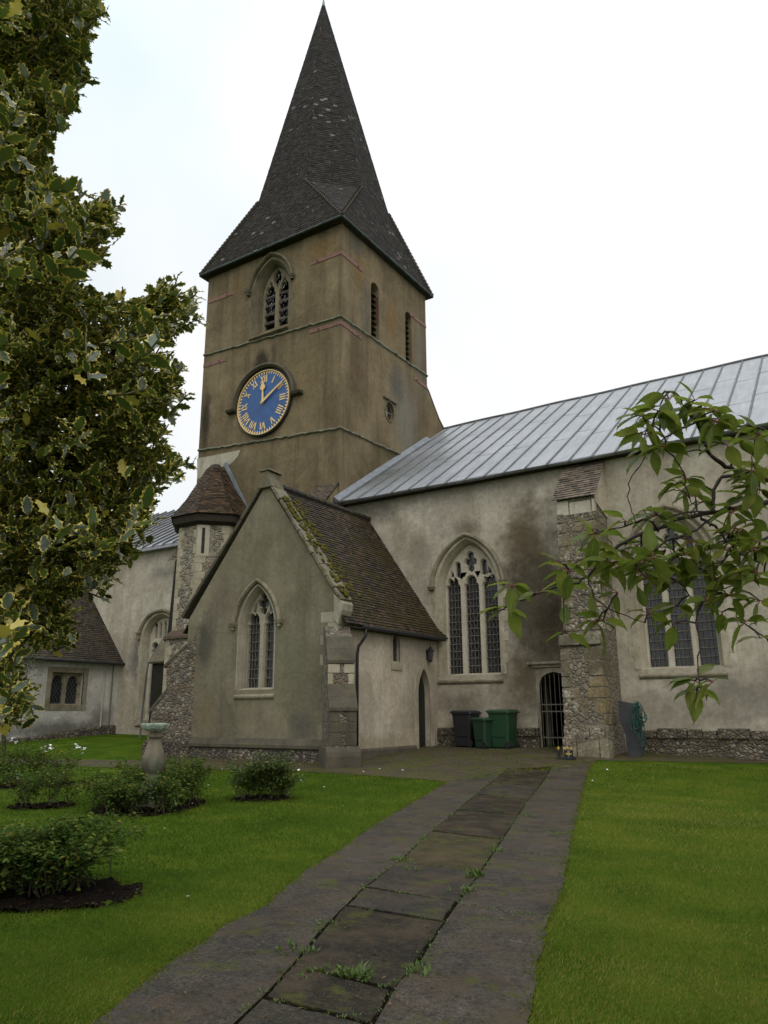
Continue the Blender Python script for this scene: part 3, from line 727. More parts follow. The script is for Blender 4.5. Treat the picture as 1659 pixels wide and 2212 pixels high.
# ---- tower ---------------------------------------------------------------------------------------
TX0, TY1 = -22.9, 27.95; TZ = 19.85; TCX, TCY = (TX0 + TX) / 2, (NY + TY1) / 2
bcx, bs, bsp = -19.18, 16.2, 18.05
bL = [light_loop(bcx + k * .385, bs, bsp - .05, .262, .46) for k in (-1, 1)]
bT = [[(bcx, bsp + .22), (bcx + .19, bsp + .62), (bcx + .16, bsp + .86), (bcx, bsp + 1.12), (bcx - .16, bsp + .86), (bcx - .19, bsp + .62)],
      [(bcx + .30, bsp + .48), (bcx + .44, bsp + .38), (bcx + .40, bsp + .62)], [(bcx - .30, bsp + .48), (bcx - .40, bsp + .62), (bcx - .44, bsp + .38)]]
bopen, bmake = gothic_window('belfry_window', w_clock, bcx, bs, bsp, 1.22, .76, .40, bL, bT, hood=(1.12, 1.52, 18.25), hd=.16, mat_tr='tracery_tower', mat_st='hood_tower', mat_hood='hood_tower', open_half=.98, open_rise=1.36, glass=None, surround=.10, sillproj=.14)
lan = [round_loop(23.67, 15.78, 18.0, .30), round_loop(26.37, 15.78, 17.95, .27)]
rnd_w = [(24.72 + .33 * math.cos(i * PI / 12), 12.9 + .40 * math.sin(i * PI / 12)) for i in range(24)]
mb = MB(); tz0 = -.8
panel(mb, w_clock, [(TX0, tz0), (TX, tz0), (TX, TZ), (TX0, TZ)], [bopen], 0, .35, rim=False)
panel(mb, w_tr, [(NY, tz0), (TY1, tz0), (TY1, TZ), (NY, TZ)], lan + [rnd_w], 0, .34, rim=False)
mb.face([(TX0, NY, tz0), (TX0, TY1, tz0), (TX0, TY1, TZ), (TX0, NY, TZ)]); mb.face([(TX0, TY1, tz0), (TX, TY1, tz0), (TX, TY1, TZ), (TX0, TY1, TZ)])
tower = mb.build('tower', 'stucco_tower', church)
bw = bmake(church)
mb = MB()                                                      # ragged louvre boards
for k in (-1, 1):
    xc = bcx + k * .385
    for i in range(5):
        z = bs + .16 + i * .40
        n = 9
        fr = [w_clock.p(xc - .28 + .56 * j / n, z - .06 + random.uniform(-.03, .03), -.42) for j in range(n + 1)]
        bk = [w_clock.p(xc - .28 + .56 * j / n, z + .18, -.75) for j in range(n + 1)]
        for j in range(n): mb.hexa([fr[j], fr[j + 1], bk[j + 1], bk[j]], [q + Vector((0, 0, .035)) for q in (fr[j], fr[j + 1], bk[j + 1], bk[j])])
        mb.hexa([fr[0], fr[-1], fr[-1] + Vector((0, .02, 0)), fr[0] + Vector((0, .02, 0))], [q + Vector((0, 0, .13)) for q in (fr[0], fr[-1], fr[-1] + Vector((0, .02, 0)), fr[0] + Vector((0, .02, 0)))])
mb.build('louvre', 'louvre', bw)
for c, hw, zt in ((23.67, .30, 18.0), (26.37, .27, 17.95)):
    mb = MB()
    for i in range(9):
        z = 15.86 + i * .255
        mb.obox(w_tr.p(c - hw, z - .05, -.13), (0, 2 * hw, 0), (-.24, 0, .17), (0, 0, .03))
    lo_ = mb.build('louvre_opening', 'soffit', church)
    if c < 25:
        mb = MB(); mb.obox(w_tr.p(c + hw - .012, 16.5, -.03), (0, .011, 0), (-.12, 0, 0), (0, 0, 1.3)); mb.build('brick_jamb', 'brick', lo_)
mb = MB(); band(mb, w_tr, rnd_w + rnd_w[:1], offset(rnd_w, .07) + offset(rnd_w, .07)[:1], -.05, .03)
mb.obox(w_tr.p(24.22, 13.36, 0), (.10, 0, 0), (0, 1.0, 0), (0, 0, .07))
sw = mb.build('small_window', 'hood_tower', church)
mb = MB(); mb.face([w_tr.p(*q, -.16) for q in rnd_w]); mb.build('pane', 'glass', sw)
mb = MB(); mb.tube([w_tr.p(24.39, 12.9, -.13), w_tr.p(25.05, 12.9, -.13)], .018, 5); mb.tube([w_tr.p(24.72, 12.5, -.13), w_tr.p(24.72, 13.3, -.13)], .018, 5); mb.build('glazing_bar', 'tracery', sw)
def string(p0, pc, p1, name='string_course'):
    mb = MB(); R = random.Random(int(pc * 100)); n = 46; loops = []
    a = [(TX0 + (TX - TX0) * i / n, p0 + (pc - p0) * (i / n) ** .9) for i in range(n + 1)]
    for s, z in a:
        j = R.uniform(-.02, .02); h = .11 + R.uniform(-.02, .02)
        loops.append([w_clock.p(s, z + j, -.02), w_clock.p(s, z + j, .055), w_clock.p(s, z - h * .6 + j, .075 + R.uniform(-.012, .012)), w_clock.p(s, z - h + j, .0), w_clock.p(s, z - h + j, -.02)])
    loops[-1] = [Vector((TX + (NY - q.y), q.y, q.z)) for q in loops[-1]]
    for i in range(1, n + 1):
        s = NY + (TY1 - NY) * i / n; z = pc + (p1 - pc) * i / n; j = R.uniform(-.02, .02); h = .11 + R.uniform(-.02, .02)
        loops.append([w_tr.p(s, z + j, -.02), w_tr.p(s, z + j, .055), w_tr.p(s, z - h * .6 + j, .075 + R.uniform(-.012, .012)), w_tr.p(s, z - h + j, .0), w_tr.p(s, z - h + j, -.02)])
    mb.loft(loops); mb.build(name, 'string', tower)
string(16.04, 15.68, 15.78); string(11.68, 11.14, 11.40)
def tie(w, s0, s1, z0, z1, bolt):
    mb = MB(); z0b, z1b = z0 - .075, z1 - .075
    mb.hexa([w.p(s0, z0b, 0), w.p(s1, z1b, 0), w.p(s1, z1b, .022), w.p(s0, z0b, .022)], [w.p(s0, z0b + .15, 0), w.p(s1, z1b + .15, 0), w.p(s1, z1b + .15, .022), w.p(s0, z0b + .15, .022)])
    f = bolt; s = s0 + (s1 - s0) * f; z = z0 + (z1 - z0) * f
    mb.tube([w.p(s, z, .02), w.p(s, z, .07)], .035, 6)
    mb.build('tie_plate', 'red_iron', tower)
for a in ((w_clock, -17.08, TX + .022, 18.46, 18.44, .22), (w_clock, -22.88, -21.33, 18.56, 18.54, .78), (w_clock, -17.05, TX + .022, 15.42, 15.39, .28), (w_clock, -22.9, -21.55, 15.5, 15.46, .72),
          (w_tr, NY, 22.74, 18.43, 18.40, .78), (w_tr, NY, 22.67, 15.39, 15.34, .84), (w_tr, 26.5, TY1, 18.2, 18.2, .2), (w_tr, 26.8, TY1, 15.2, 15.15, .2)): tie(*a)
# bare plaster patch at the lower left of the clock face
pp = [oy(x, y, NY) for x, y in ((426, 990), (455, 985), (490, 978), (519, 972), (514, 985), (505, 996), (497, 1003), (480, 1008), (470, 1020), (426, 1035))]
mb = MB(); panel(mb, w_clock, [(q.x, q.z) for q in pp], [], .006, .006); mb.build('plaster_patch', 'plaster', tower)
# spire: square eaves broached to an octagon
AP = Vector((TCX - .06, TCY, 36.3))
SZ, HX, HY = 19.85, 3.90, 3.64; OZ = 23.1
def ov(x, y): return Vector((TCX + x, TCY + y, OZ))
oct_ = [ov(-1.35, -2.8), ov(1.35, -2.8), ov(3.08, -1.1), ov(3.08, 1.1), ov(1.35, 2.8), ov(-1.35, 2.8), ov(-3.08, 1.1), ov(-3.08, -1.1)]
cor = [Vector((TCX + a * HX, TCY + b * HY, SZ)) for a, b in ((-1, -1), (1, -1), (1, 1), (-1, 1))]
T = Tiles(); kw = dict(gauge=.125, wid=.19, lift=.015)
for a, b, c, d in ((cor[0], cor[1], oct_[1], oct_[0]), (cor[1], cor[2], oct_[3], oct_[2]), (cor[2], cor[3], oct_[5], oct_[4]), (cor[3], cor[0], oct_[7], oct_[6])): T.add([a, b, c, d], **kw)
for c, a, b in ((cor[1], oct_[1], oct_[2]), (cor[2], oct_[3], oct_[4]), (cor[3], oct_[5], oct_[6]), (cor[0], oct_[7], oct_[0])):
    m = (a + b) / 2; hx = (b - a).normalized()
    pts = [c - hx * .002, c + hx * .002, b, a]; T.add(pts, gauge=.125, wid=.19, lift=.007, jit=.003)
for i in range(8): T.add([oct_[i], oct_[(i + 1) % 8], AP], **kw)
sp = T.build('spire', 'shingle', church)
mb = MB()
for c, a, b in ((cor[1], oct_[1], oct_[2]), (cor[2], oct_[3], oct_[4]), (cor[3], oct_[5], oct_[6]), (cor[0], oct_[7], oct_[0])):
    for q in (a, b):
        n = 24
        for i in range(n):
            p, r_ = c.lerp(q, i / n), c.lerp(q, (i + 1.05) / n); mb.tube([p + Vector((0, 0, .05)), r_ + Vector((0, 0, .03))], [.085, .06], 6)
    mb.build('hip_tiles', 'tile_pier', sp); mb = MB()
mb.b.free()
mb = MB(); k0 = .972
mb.loft([[AP + (q - AP) * (1 - k0) * 1.25 for q in oct_], [AP + Vector((q.x - AP.x, q.y - AP.y, 0)) * .002 + Vector((0, 0, .25)) for q in oct_]])
mb.build('spire_cap', 'flashing', sp)
mb = MB()
for a, b in zip(cor, cor[1:] + cor[:1]):
    mb.tube([a + Vector((0, 0, -.02)), b + Vector((0, 0, -.02))], .055, 8)
g_ = mb.build('gutter', 'gutter', sp)
mb = MB(); mb.loft([[q + Vector((0, 0, -.05)) for q in cor], [Vector((x, y, SZ - .10)) for x, y in ((TX0 - .02, NY - .02), (TX + .02, NY - .02), (TX + .02, TY1 + .02), (TX0 - .02, TY1 + .02))]], caps=False)
mb.build('soffit', 'soffit', sp)
# stub of wall behind the tower above the nave roof
ep = [ox(x, y, TX - .01) for x, y in ((926, 846), (937, 876), (948, 905), (962, 933))]
mb = MB(); pr_ = [(27.9, 11.5), (ep[3].y + .1, 12.9)] + [(q.y, q.z) for q in ep[::-1]] + [(27.9, ep[0].z + .1)]
mb.loft([[(TX - .01, a, b) for a, b in pr_], [(TX - .7, a, b) for a, b in pr_]])
st_ = mb.build('stair_stub', 'stucco_tower', church)
mb = MB(); mb.tube([q + Vector((.0, .0, .02)) for q in ep[::-1]] + [Vector((TX - .01, 27.97, ep[0].z + .12))], .035, 6); mb.build('lead_edge', 'lead_roll', st_)
# small tiled offset at the tower corner behind the chapel roof
mb = MB(); mb.loft([[(-16.5, NY, 6), (-15.6, NY, 6), (-15.6, 20.45, 6), (-16.5, 20.45, 6)], [(-16.5, NY, 8.9), (-15.6, NY, 8.9), (-15.6, 20.45, 8.0), (-16.5, 20.45, 8.0)]])
cb = mb.build('corner_buttress', 'stucco_tower', church)
T = Tiles(); T.add([(-16.62, 20.32, 8.02), (-15.52, 20.32, 8.02), (-15.52, NY - .01, 9.0), (-16.62, NY - .01, 9.0)], .10, .17); T.build('tiled_cap', 'tile_pier', cb)

# ---- side chapel -------------------------------------------------------------------------------------
CX0, CRX, CRZ = -17.2, -14.3, 7.42
EAZ = 3.42                                                     # wall top at the right eave
wc = -14.50; ws_, wsp = 1.63, 3.22
wL = [light_loop(wc - .02 + k * .325, ws_, wsp, .225, .46) for k in (-1, 1)]
wT = [quatre(wc, wsp + .74, .20, .36), [(wc - .37, wsp + .52), (wc - .29, wsp + .46), (wc - .27, wsp + .72), (wc - .32, wsp + .68)], [(wc + .37, wsp + .52), (wc + .32, wsp + .68), (wc + .27, wsp + .72), (wc + .29, wsp + .46)]]
c_open, c_make = gothic_window('window', w_gab, wc, ws_, wsp, 1.12, .58, .25, wL, wT, hood=(.80, 1.30, 3.42), hd=.11, open_half=.66, open_rise=1.22, hbars=7, vbars=3, surround=.04, quoins=False, mat_st='jamb', mat_tr='jamb', hood_w=.11, label='two-light window in the chapel gable')
lanc = [(18.66, 2.36), (19.03, 2.36), (19.03, 2.95), (18.96, 3.08), (18.84, 3.16), (18.73, 3.08), (18.66, 2.95)]
ddc, ddh = 20.42, .36
door = [(ddc - ddh, -.1), (ddc + ddh, -.1)] + [(q[0], q[1]) for q in arch_arc(ddc, 1.45, ddh, .78, 8)]
mb = MB(); gz = -.8
panel(mb, w_gab, [(CX0, gz), (CX, gz), (CX, 3.85), (CRX, CRZ), (CX0, 3.66)], [c_open], 0, .25, rim=False)
mb.face([(CX0, GY, gz), (CX0, NY, gz), (CX0, NY, 3.45), (CX0, GY, 3.45)])
gab = mb.build('chapel_gable', 'stucco_gable', church)
mb = MB()
panel(mb, w_cs, [(GY + .003, gz), (NY - .003, gz), (NY - .003, EAZ + .1), (GY + .003, EAZ + .1)], [lanc, door], 0, .5, rim=False)
cside = mb.build('chapel_side_wall', 'stucco_pale', church)
c_make(church)
# lancet and door dressings
mb = MB(); inn = lanc[1:] + lanc[:1]; ou = offset(inn, .13)
band(mb, w_cs, inn, ou, -.02, .012); mb.obox(w_cs.p(18.56, 2.12, 0), (0, .6, 0), (.03, 0, 0), (0, 0, .23))
lw = mb.build('lancet', 'dressing', church)
mb = MB(); mb.face([w_cs.p(*q, -.10) for q in lanc]); mb.build('pane', 'glass', lw)
mb = MB(); inn = [(ddc + ddh, -.1)] + arch_arc(ddc, 1.45, ddh, .78, 8) + [(ddc - ddh, -.1)]; ou = [(ddc + ddh + .22, -.1)] + arch_arc(ddc, 1.45, ddh + .22, 1.06, 8) + [(ddc - ddh - .17, -.1)]
band(mb, w_cs, inn, ou, -.02, .014)
dwy = mb.build('doorway', 'dressing', church, bevel=.008)
mb = MB(); mb.face([w_cs.p(*q, -.19) for q in door])
for i in range(5): mb.tube([w_cs.p(ddc - ddh + .12 * (i + .5), -.1, -.185), w_cs.p(ddc - ddh + .12 * (i + .5), 2.0, -.185)], .01, 4)
mb.build('door', 'dark_board', dwy)
# tiled roof
ev = 0.22; sl_ = (CRZ - 3.62) / (CRX - CX)                     # right slope: ridge to eave
def ry(x): return CRZ + (x - CRX) * (CRZ - 3.55) / (CRX - CX)
exr = CX + .24; zr = ry(exr)
T = Tiles(); T.add([(exr, GY + .02, zr), (exr, NY + .3, zr), (CRX, NY + .3, CRZ), (CRX, GY + .02, CRZ)], .105, .165, .024)
exl = CX0 - .24; zl = CRZ - (CRX - exl) * (CRZ - 3.58) / (CRX - CX0)
T.add([(exl, NY, zl), (exl, GY + .02, zl), (CRX, GY + .02, CRZ), (CRX, NY, CRZ)], .105, .165, .024)
cr_ = T.build('chapel_roof', 'tile_chapel', church)
mb = MB()
for i in range(15):
    y0 = GY + .4 + i * .33; mb.tube([(CRX, y0, CRZ + .0), (CRX, y0 + .345, CRZ + .02)], [.10, .115], 8)
mb.build('ridge_tiles', 'tile_chapel', cr_)
mb = MB(); mb.tube([(exr + .05, GY + .75, zr - .05), (exr + .05, NY - .02, zr - .06)], .05, 8)
gt = mb.build('gutter', 'iron', cr_)
mb = MB(); mb.box((CX - .02, GY + .3, zr - .1), (exr, NY, zr - .06)); mb.build('eaves_board', 'soffit', cr_)
mb = MB(); mb.tube([(exr + .05, GY + .86, zr - .05), (exr + .05, GY + .86, zr - .28), (exr - .02, GY + .84, zr - .38), (CX + .10, GY + .80, zr - .55), (CX + .07, GY + .79, zr - .75), (CX + .07, GY + .79, .0)], .038, 8)
mb.build('drainpipe', 'iron', church, smooth=True)
# gable copings, kneelers and apex stone
def coping(x0, z0, x1, z1, seed):
    R = random.Random(seed); mb = MB(); n = 11; d = Vector((x1 - x0, 0, z1 - z0)); nn = Vector((-d.z, 0, d.x)).normalized(); nn = nn if nn.z > 0 else -nn
    for i in range(n):
        a = Vector((x0, 0, z0)) + d * (i / n); b = Vector((x0, 0, z0)) + d * ((i + .97) / n); h = .09 + R.uniform(-.02, .025)
        y0, y1 = GY - .07 + R.uniform(-.015, .015), GY + .40
        bt = [a - nn * .03, b - nn * .03]; 
        mb.hexa([(bt[0].x, y0, bt[0].z), (bt[1].x, y0, bt[1].z), (bt[1].x, y1, bt[1].z), (bt[0].x, y1, bt[0].z)],
                [(q.x, y, q.z) for q, y in ((bt[0] + nn * h, y0), (bt[1] + nn * h, y0), (bt[1] + nn * (h + .03), y1), (bt[0] + nn * (h + .03), y1))])
    return mb
coping(CX + .12, 3.78, CRX + .05, CRZ + .08, 1).build('gable_coping', 'coping', gab, bevel=.015)
coping(CX0 - .26, 3.72, CRX - .05, CRZ + .04, 2).build('gable_coping', 'dark_stone', gab, bevel=.015)
mb = MB()                                                      # moss cushions growing on the coping
R = random.Random(5)
for i in range(210):
    k = R.random() ** .9; x = CX + .15 + (CRX - CX) * k * .85; z = 3.86 + (CRZ - 3.8) * k * .85 + .04
    if R.random() < .45 and k > .35 and k < .8 and int(k * 9) % 2: continue
    y = GY + .04 + R.random() ** 1.4 * .85; r_ = R.uniform(.025, .07); dx, dz = .54, -.84
    q = Vector((x, y, z + .02)); 
    mb.loft([[q + Vector((r_ * s * math.cos(t_ * PI / 3), r_ * s * math.sin(t_ * PI / 3), h - .9 * r_ * s * math.cos(t_ * PI / 3))) for t_ in range(6)] for s, h in ((1, -.02), (.85, .015), (.4, .028))])
M['moss'] = plain('moss', (.075, .068, .010), .95, .1, 0, .6, 14, 1.0)
mb.build('moss', 'moss', gab, smooth=True)
mb = MB()
mb.loft([[(CRX - .30, y, CRZ - .16), (CRX + .30, y, CRZ - .16), (CRX + .17, y, CRZ + .12), (CRX + .13, y, CRZ + .34), (CRX - .13, y, CRZ + .34), (CRX - .17, y, CRZ + .12)] for y in (GY - .1, GY + .45)])
mb.loft([[(CRX - .21, y, z), (CRX + .21, y, z), (CRX + .17, y, z + .06), (CRX - .17, y, z + .06)] for y, z in ((GY - .14, CRZ + .34), (GY + .49, CRZ + .33))])
mb.build('apex_stone', 'hood_tower', gab, bevel=.02)
mb = MB()
mb.loft([[(CX - .10, y, 3.30), (CX + .03, y, 3.15), (CX + .08, y, 3.32), (CX + .17, y, 3.52), (CX + .19, y, 3.70), (CX + .10, y, 3.80), (CX - .12, y, 3.95)] for y in (GY - .05, GY + .42)])
mb.build('kneeler', 'jamb', gab, bevel=.015)
# quoins at the right corner
mb = MB(); z = 1.9; k = 0
while z < 3.3:
    h = random.uniform(.22, .34); L = .55 if k % 2 else .32
    mb.box((CX - L, GY - .006, z), (CX + .008, GY + (.3 if k % 2 else .5), z + h - .012)); z += h; k += 1
mb.build('corner_stones', 'jamb', gab)
# plinth of the gable
mb = MB()
mb.loft([[w_gab.p(s, z, d) for d, z in ((-.02, .30), (.0, .30), (.05, .22), (.10, .14), (.10, .06), (.04, .02), (-.02, .02))] for s in (CX0 - .1, CX - .25)])
pl = mb.build('chapel_plinth', 'dark_stone', church, bevel=.01)
mb = MB(); mb.loft([[w_gab.p(s, z, d) for d, z in ((-.02, .02), (.05, .02), (.08, -.7), (-.02, -.7))] for s in (CX0 - .1, CX - .1)]); mb.build('flint_base', 'flint_plinth', pl)
mb = MB(); mb.loft([[w_cs.p(s, z, d) for d, z in ((-.02, .03), (.0, .03), (.04, -.03), (.07, -.7), (-.02, -.7))] for s in (GY + .3, ddc - ddh - .17)]); mb.build('side_base', 'dark_stone', pl)
# diagonal buttresses
def dbutt(corner, dirv, width, prof, mats, caps):
    d = Vector(dirv).normalized(); ux = Vector((-d.y, d.x, 0)); w = Wall(corner, ux, d)
    mb = MB(); prism(mb, prof, -width / 2, width / 2, w); o = mb.build('diagonal_buttress', mats[0], church, bevel=.015)
    for (d0, z0, d1, z1) in caps:                               # sloping stone slabs
        mb = MB(); hw = width / 2 + .02; n = 2; v = Vector((d1 - d0, z1 - z0))
        for i in range(n):
            a0, b0 = d0 + v.x * i / n, z0 + v.y * i / n; a1, b1 = d0 + v.x * (i + 1) / n, z0 + v.y * (i + 1) / n
            mb.loft([[w.p(s, b0 + .01, a0), w.p(s, b0 + .09, a0 + .02), w.p(s, b1 + .05, a1 + .05), w.p(s, b1 - .03, a1 + .05), w.p(s, b1, a1 - .02)] for s in (-hw, hw)])
        mb.build('weathering', mats[1], o, bevel=.01)
    return o, w
rb, rw = dbutt((CX, GY, 0), (1, -1, 0), .66, [(-.45, -.7), (.95, -.7), (.95, 1.02), (.62, 1.55), (.60, 2.16), (.28, 2.74), (-.1, 3.12), (-.45, 3.12)], ('flint_but', 'dark_stone'),
      [(.28, 2.74, .60, 2.16), (.62, 1.55, .95, 1.02)])
def blocks(w, o, d, rows, mat, name):
    mb = MB()
    for s0, s1, z0, z1 in rows:
        mb.hexa([w.p(s0, z0, d - .08), w.p(s1, z0, d - .08), w.p(s1, z0, d + .012), w.p(s0, z0, d + .012)], [w.p(s0, z1, d - .08), w.p(s1, z1, d - .08), w.p(s1, z1, d + .012), w.p(s0, z1, d + .012)])
    mb.build(name, mat, o, bevel=.008)
blocks(rw, rb, .61, [(-.33, -.04, 1.9, 2.12), (.07, .33, 1.9, 2.12), (-.33, -.2, 1.58, 1.88), (.18, .33, 1.58, 1.88)], 'dressing', 'dressed_blocks')
blocks(rw, rb, .95, [(-.33, .33, .5, .72), (-.33, -.08, .74, .98), (.1, .33, .74, .98), (-.33, -.02, .2, .48), (.06, .33, .2, .48)], 'dark_stone', 'dressed_blocks')
mb = MB(); prism(mb, [(-.3, .16), (.97, .16), (1.05, .05), (1.08, -.05), (1.08, -.7), (-.3, -.7)], -.42, .42, rw); mb.build('buttress_plinth', 'dark_stone', rb, bevel=.015)
lb, lw_ = dbutt((-17.26, GY, 0), (-1, -1, 0), .62, [(-.6, -.7), (.93, -.7), (.90, .25), (.82, 1.05), (.46, 1.56), (.50, 2.30), (-.05, 2.86), (-.30, 3.25), (-.6, 3.25)], ('flint_but', 'dark_stone'),
      [(-.05, 2.84, .52, 2.27), (.44, 1.56, .84, 1.02)])
mb = MB(); prism(mb, [(-.3, .20), (.95, .20), (1.02, .05), (1.02, -.7), (-.3, -.7)], -.38, .38, lw_); mb.build('buttress_plinth', 'flint_plinth', lb, bevel=.015)

# ---- stair turret --------------------------------------------------------------------------------------
tcx, tcy, tr_ = -20.75, 20.35, 1.42
def octa(r, z, cx=tcx, cy=tcy, rot=PI / 8): return [Vector((cx + r * math.cos(rot + k * PI / 4), cy + r * math.sin(rot + k * PI / 4), z)) for k in range(8)]
mb = MB(); mb.loft([octa(1.62, -.8), octa(1.62, 3.55), octa(1.42, 3.75), octa(1.38, 8.05)])
tur = mb.build('stair_turret', 'flint_tur', church)
mb = MB(); mb.loft([octa(1.60, 3.50), octa(1.72, 3.50), octa(1.70, 3.60), octa(1.40, 3.86)], caps=False); mb.build('turret_offset', 'offset_tile', tur)
mb = MB()
for k in range(8):                                              # pale corner stones
    z = -.2; i = 0
    while z < 8.0:
        rr = 1.62 if z < 3.4 else 1.42 - .04 * (z - 3.75) / 4.3; c0 = octa(rr, z)[k]; p_, n_ = octa(rr, z)[k - 1], octa(rr, z)[(k + 1) % 8]
        h = random.uniform(.24, .36); a = c0.lerp(p_, .16 + .10 * (i % 2)); b = c0.lerp(n_, .26 - .10 * (i % 2)); oo = Vector((c0.x - tcx, c0.y - tcy, 0)).normalized() * .012; ii = -oo * 6
        mb.hexa([c0 + oo, b + oo, b + ii, c0 + ii, a + ii, a + oo], [q + Vector((0, 0, h - .012)) for q in (c0 + oo, b + oo, b + ii, c0 + ii, a + ii, a + oo)]); z += h; i += 1
    mb.build('corner_stones', 'dressing', tur); mb = MB()
mb.b.free()
n5 = Vector((math.cos(-3 * PI / 8 - PI / 8), math.sin(-3 * PI / 8 - PI / 8), 0))
def facew(k, r):
    a = octa(r, 0)[k]; b = octa(r, 0)[(k + 1) % 8]; n = Vector(((a + b).x / 2 - tcx, (a + b).y / 2 - tcy, 0)).normalized(); ux = Vector((-n.y, n.x, 0)); return Wall((a + b) / 2, ux, n)
fw = facew(6, 1.40)
for s0, z0, hh in ((.0, 6.55, .95),):
    mb = MB(); mb.obox(fw.p(-.60, z0 - .1, -.02), fw.ux * .44, fw.n * .035, (0, 0, hh + .2)); ls = mb.build('slit_window', 'plaster', tur)
    mb = MB(); mb.obox(fw.p(-.435, z0, .0), fw.ux * .11, fw.n * .02, (0, 0, hh)); mb.build('opening', 'soffit', tur)  # dark block whose colour stands in for the shade inside the slit
fw2 = facew(5, 1.62)
mb = MB(); mb.obox(fw2.p(-.35, 1.6, -.1), fw2.ux * .24, fw2.n * .035, (0, 0, 1.15)); mb.build('slit_window', 'dressing', tur)
T = Tiles(); o8 = octa(1.72, 8.0); topc = Vector((-21.7, NY - .02, 10.75)); m8 = [Vector((tcx + (q.x - tcx) * .97, q.y, 8.08)) for q in o8]
tp = [Vector((topc.x + (q.x - tcx) * .24, min(topc.y, topc.y + (q.y - tcy) * .16 - .2), 10.5)) for q in o8]
md = [q.lerp(t_, .40) + Vector((0, 0, -.14)) for q, t_ in zip(o8, tp)]
for k in range(8):
    j = (k + 1) % 8; T.add([o8[k], o8[j], md[j], md[k]], .105, .165, .024); T.add([md[k], md[j], tp[j], tp[k]], .105, .165, .024)
tro = T.build('turret_roof', 'tile_turret', church)
mb = MB(); mb.loft([octa(1.72, 7.98), octa(1.66, 7.98), octa(1.62, 7.72), octa(1.44, 7.62)], caps=False); mb.build('eaves_board', 'soffit', tro)
mb = MB(); mb.loft([tp, [q * .5 + topc * .5 + Vector((0, -.05, .1)) for q in tp]]); mb.build('turret_cap', 'tile_turret', tro)
pf = [oy(484, 1003, NY - .05), oy(530, 1100, NY - .05)]
mb = MB(); mb.obox(pf[0], pf[1] - pf[0], (0, -.05, 0), (.16, 0, .06)); mb.build('flashing', 'flashing', tro)

# ---- chancel arm at the left, its buttress and the vestry -------------------------------------------------
AX0 = -38.0
awc = -24.55
aL = [light_loop(awc + k * .53, .9, 3.35, .2, .42) for k in (-1, 0, 1)]
aT = [[(awc + k * .27 - .07, 3.95), (awc + k * .27 + .07, 3.95), (awc + k * .27 + .07, 4.5), (awc + k * .27, 4.62), (awc + k * .27 - .07, 4.5)] for k in (-2, -1, 0, 1, 2)]
a_open, a_make = gothic_window('window', w_nave, awc, .75, 3.9, .85, .85, .28, aL, aT, hood=(1.12, 1.05, 4.2), hbars=9, vbars=2, label='window beside the dark board in the left arm')
mb = MB()
panel(mb, w_nave, [(AX0, -.8), (TX0 - .004, -.8), (TX0 - .004, 7.8), (AX0, 7.8)], [a_open], 0, .5, rim=False)
mb.face([(AX0, NY, -.8), (AX0, 30, -.8), (AX0, 30, 7.8), (AX0, 26, 10.6), (AX0, NY, 7.8)])
arm = mb.build('chancel_wall', 'stucco_nave', church); a_make(church)
mb = MB(); b_ = [oy(x, y, NY) for x, y in ((304, 1283), (352, 1272), (352, 1316), (305, 1330))]
panel(mb, w_nave, [(q.x, q.z) for q in b_], [], .008, .008); mb.build('plaster_patch', 'plaster', arm)
mb = MB(); mb.face([(AX0 - .2, NY - .3, 7.72), (TX0 - .01, NY - .3, 7.72), (TX0 - .01, 27.5, 11.6), (AX0 - .2, 27.5, 11.6)]); mb.face([(AX0 - .2, 27.5, 11.6), (TX0, 27.5, 11.6), (TX0, 33, 8), (AX0 - .2, 33, 8)])
mb.box((AX0 - .2, NY - .3, 7.58), (TX0 - .01, NY, 7.70))
ar = mb.build('chancel_roof', 'lead', church)
mb = MB(); x = AX0
while x < TX0: mb.tube([(x, NY - .31, 7.70), (x, NY - .29, 7.76), (x, 27.5, 11.64)], .045, 6); x += .62
mb.build('lead_rolls', 'lead_roll', ar)
# dark buttress with a boarded lean-to under a sloping cap
mb = MB(); prism(mb, [(0, -.5), (.55, -.5), (.55, 4.1), (.40, 6.9), (0, 7.5)], -23.45, -23.1, w_nave); db = mb.build('dark_buttress', 'dark_board', church, bevel=.02)
T = Tiles(); T.add([(-23.75, NY - .5, 6.95), (-22.95, NY - .5, 6.95), (-22.95, NY - .02, 7.5), (-23.75, NY - .02, 7.5)], .1, .16); T.build('tiled_cap', 'tile_pier', db)
mb = MB(); mb.loft([[(x, NY, -.5), (x, NY - 1.05, -.5), (x, NY - 1.05, 2.85), (x, NY, 4.35)] for x in (-23.6, -22.35)]); lt = mb.build('lean_to', 'dark_board', church)
mb = MB(); mb.obox((-23.7, NY - 1.15, 2.80), (1.5, 0, 0), (0, 1.17, 1.66), (0, -.04, .07)); mb.build('lean_to_roof', 'hood_tower', lt)
mb = MB(); mb.tube([(-23.72, NY - .1, 4.4), (-23.72, NY - 1.15, 2.85), (-23.72, NY - 1.2, 2.4), (-23.75, NY - 1.25, 1.0), (-23.78, NY - 1.25, -.3)], .035, 6); mb.build('drainpipe', 'lead_roll', lt)
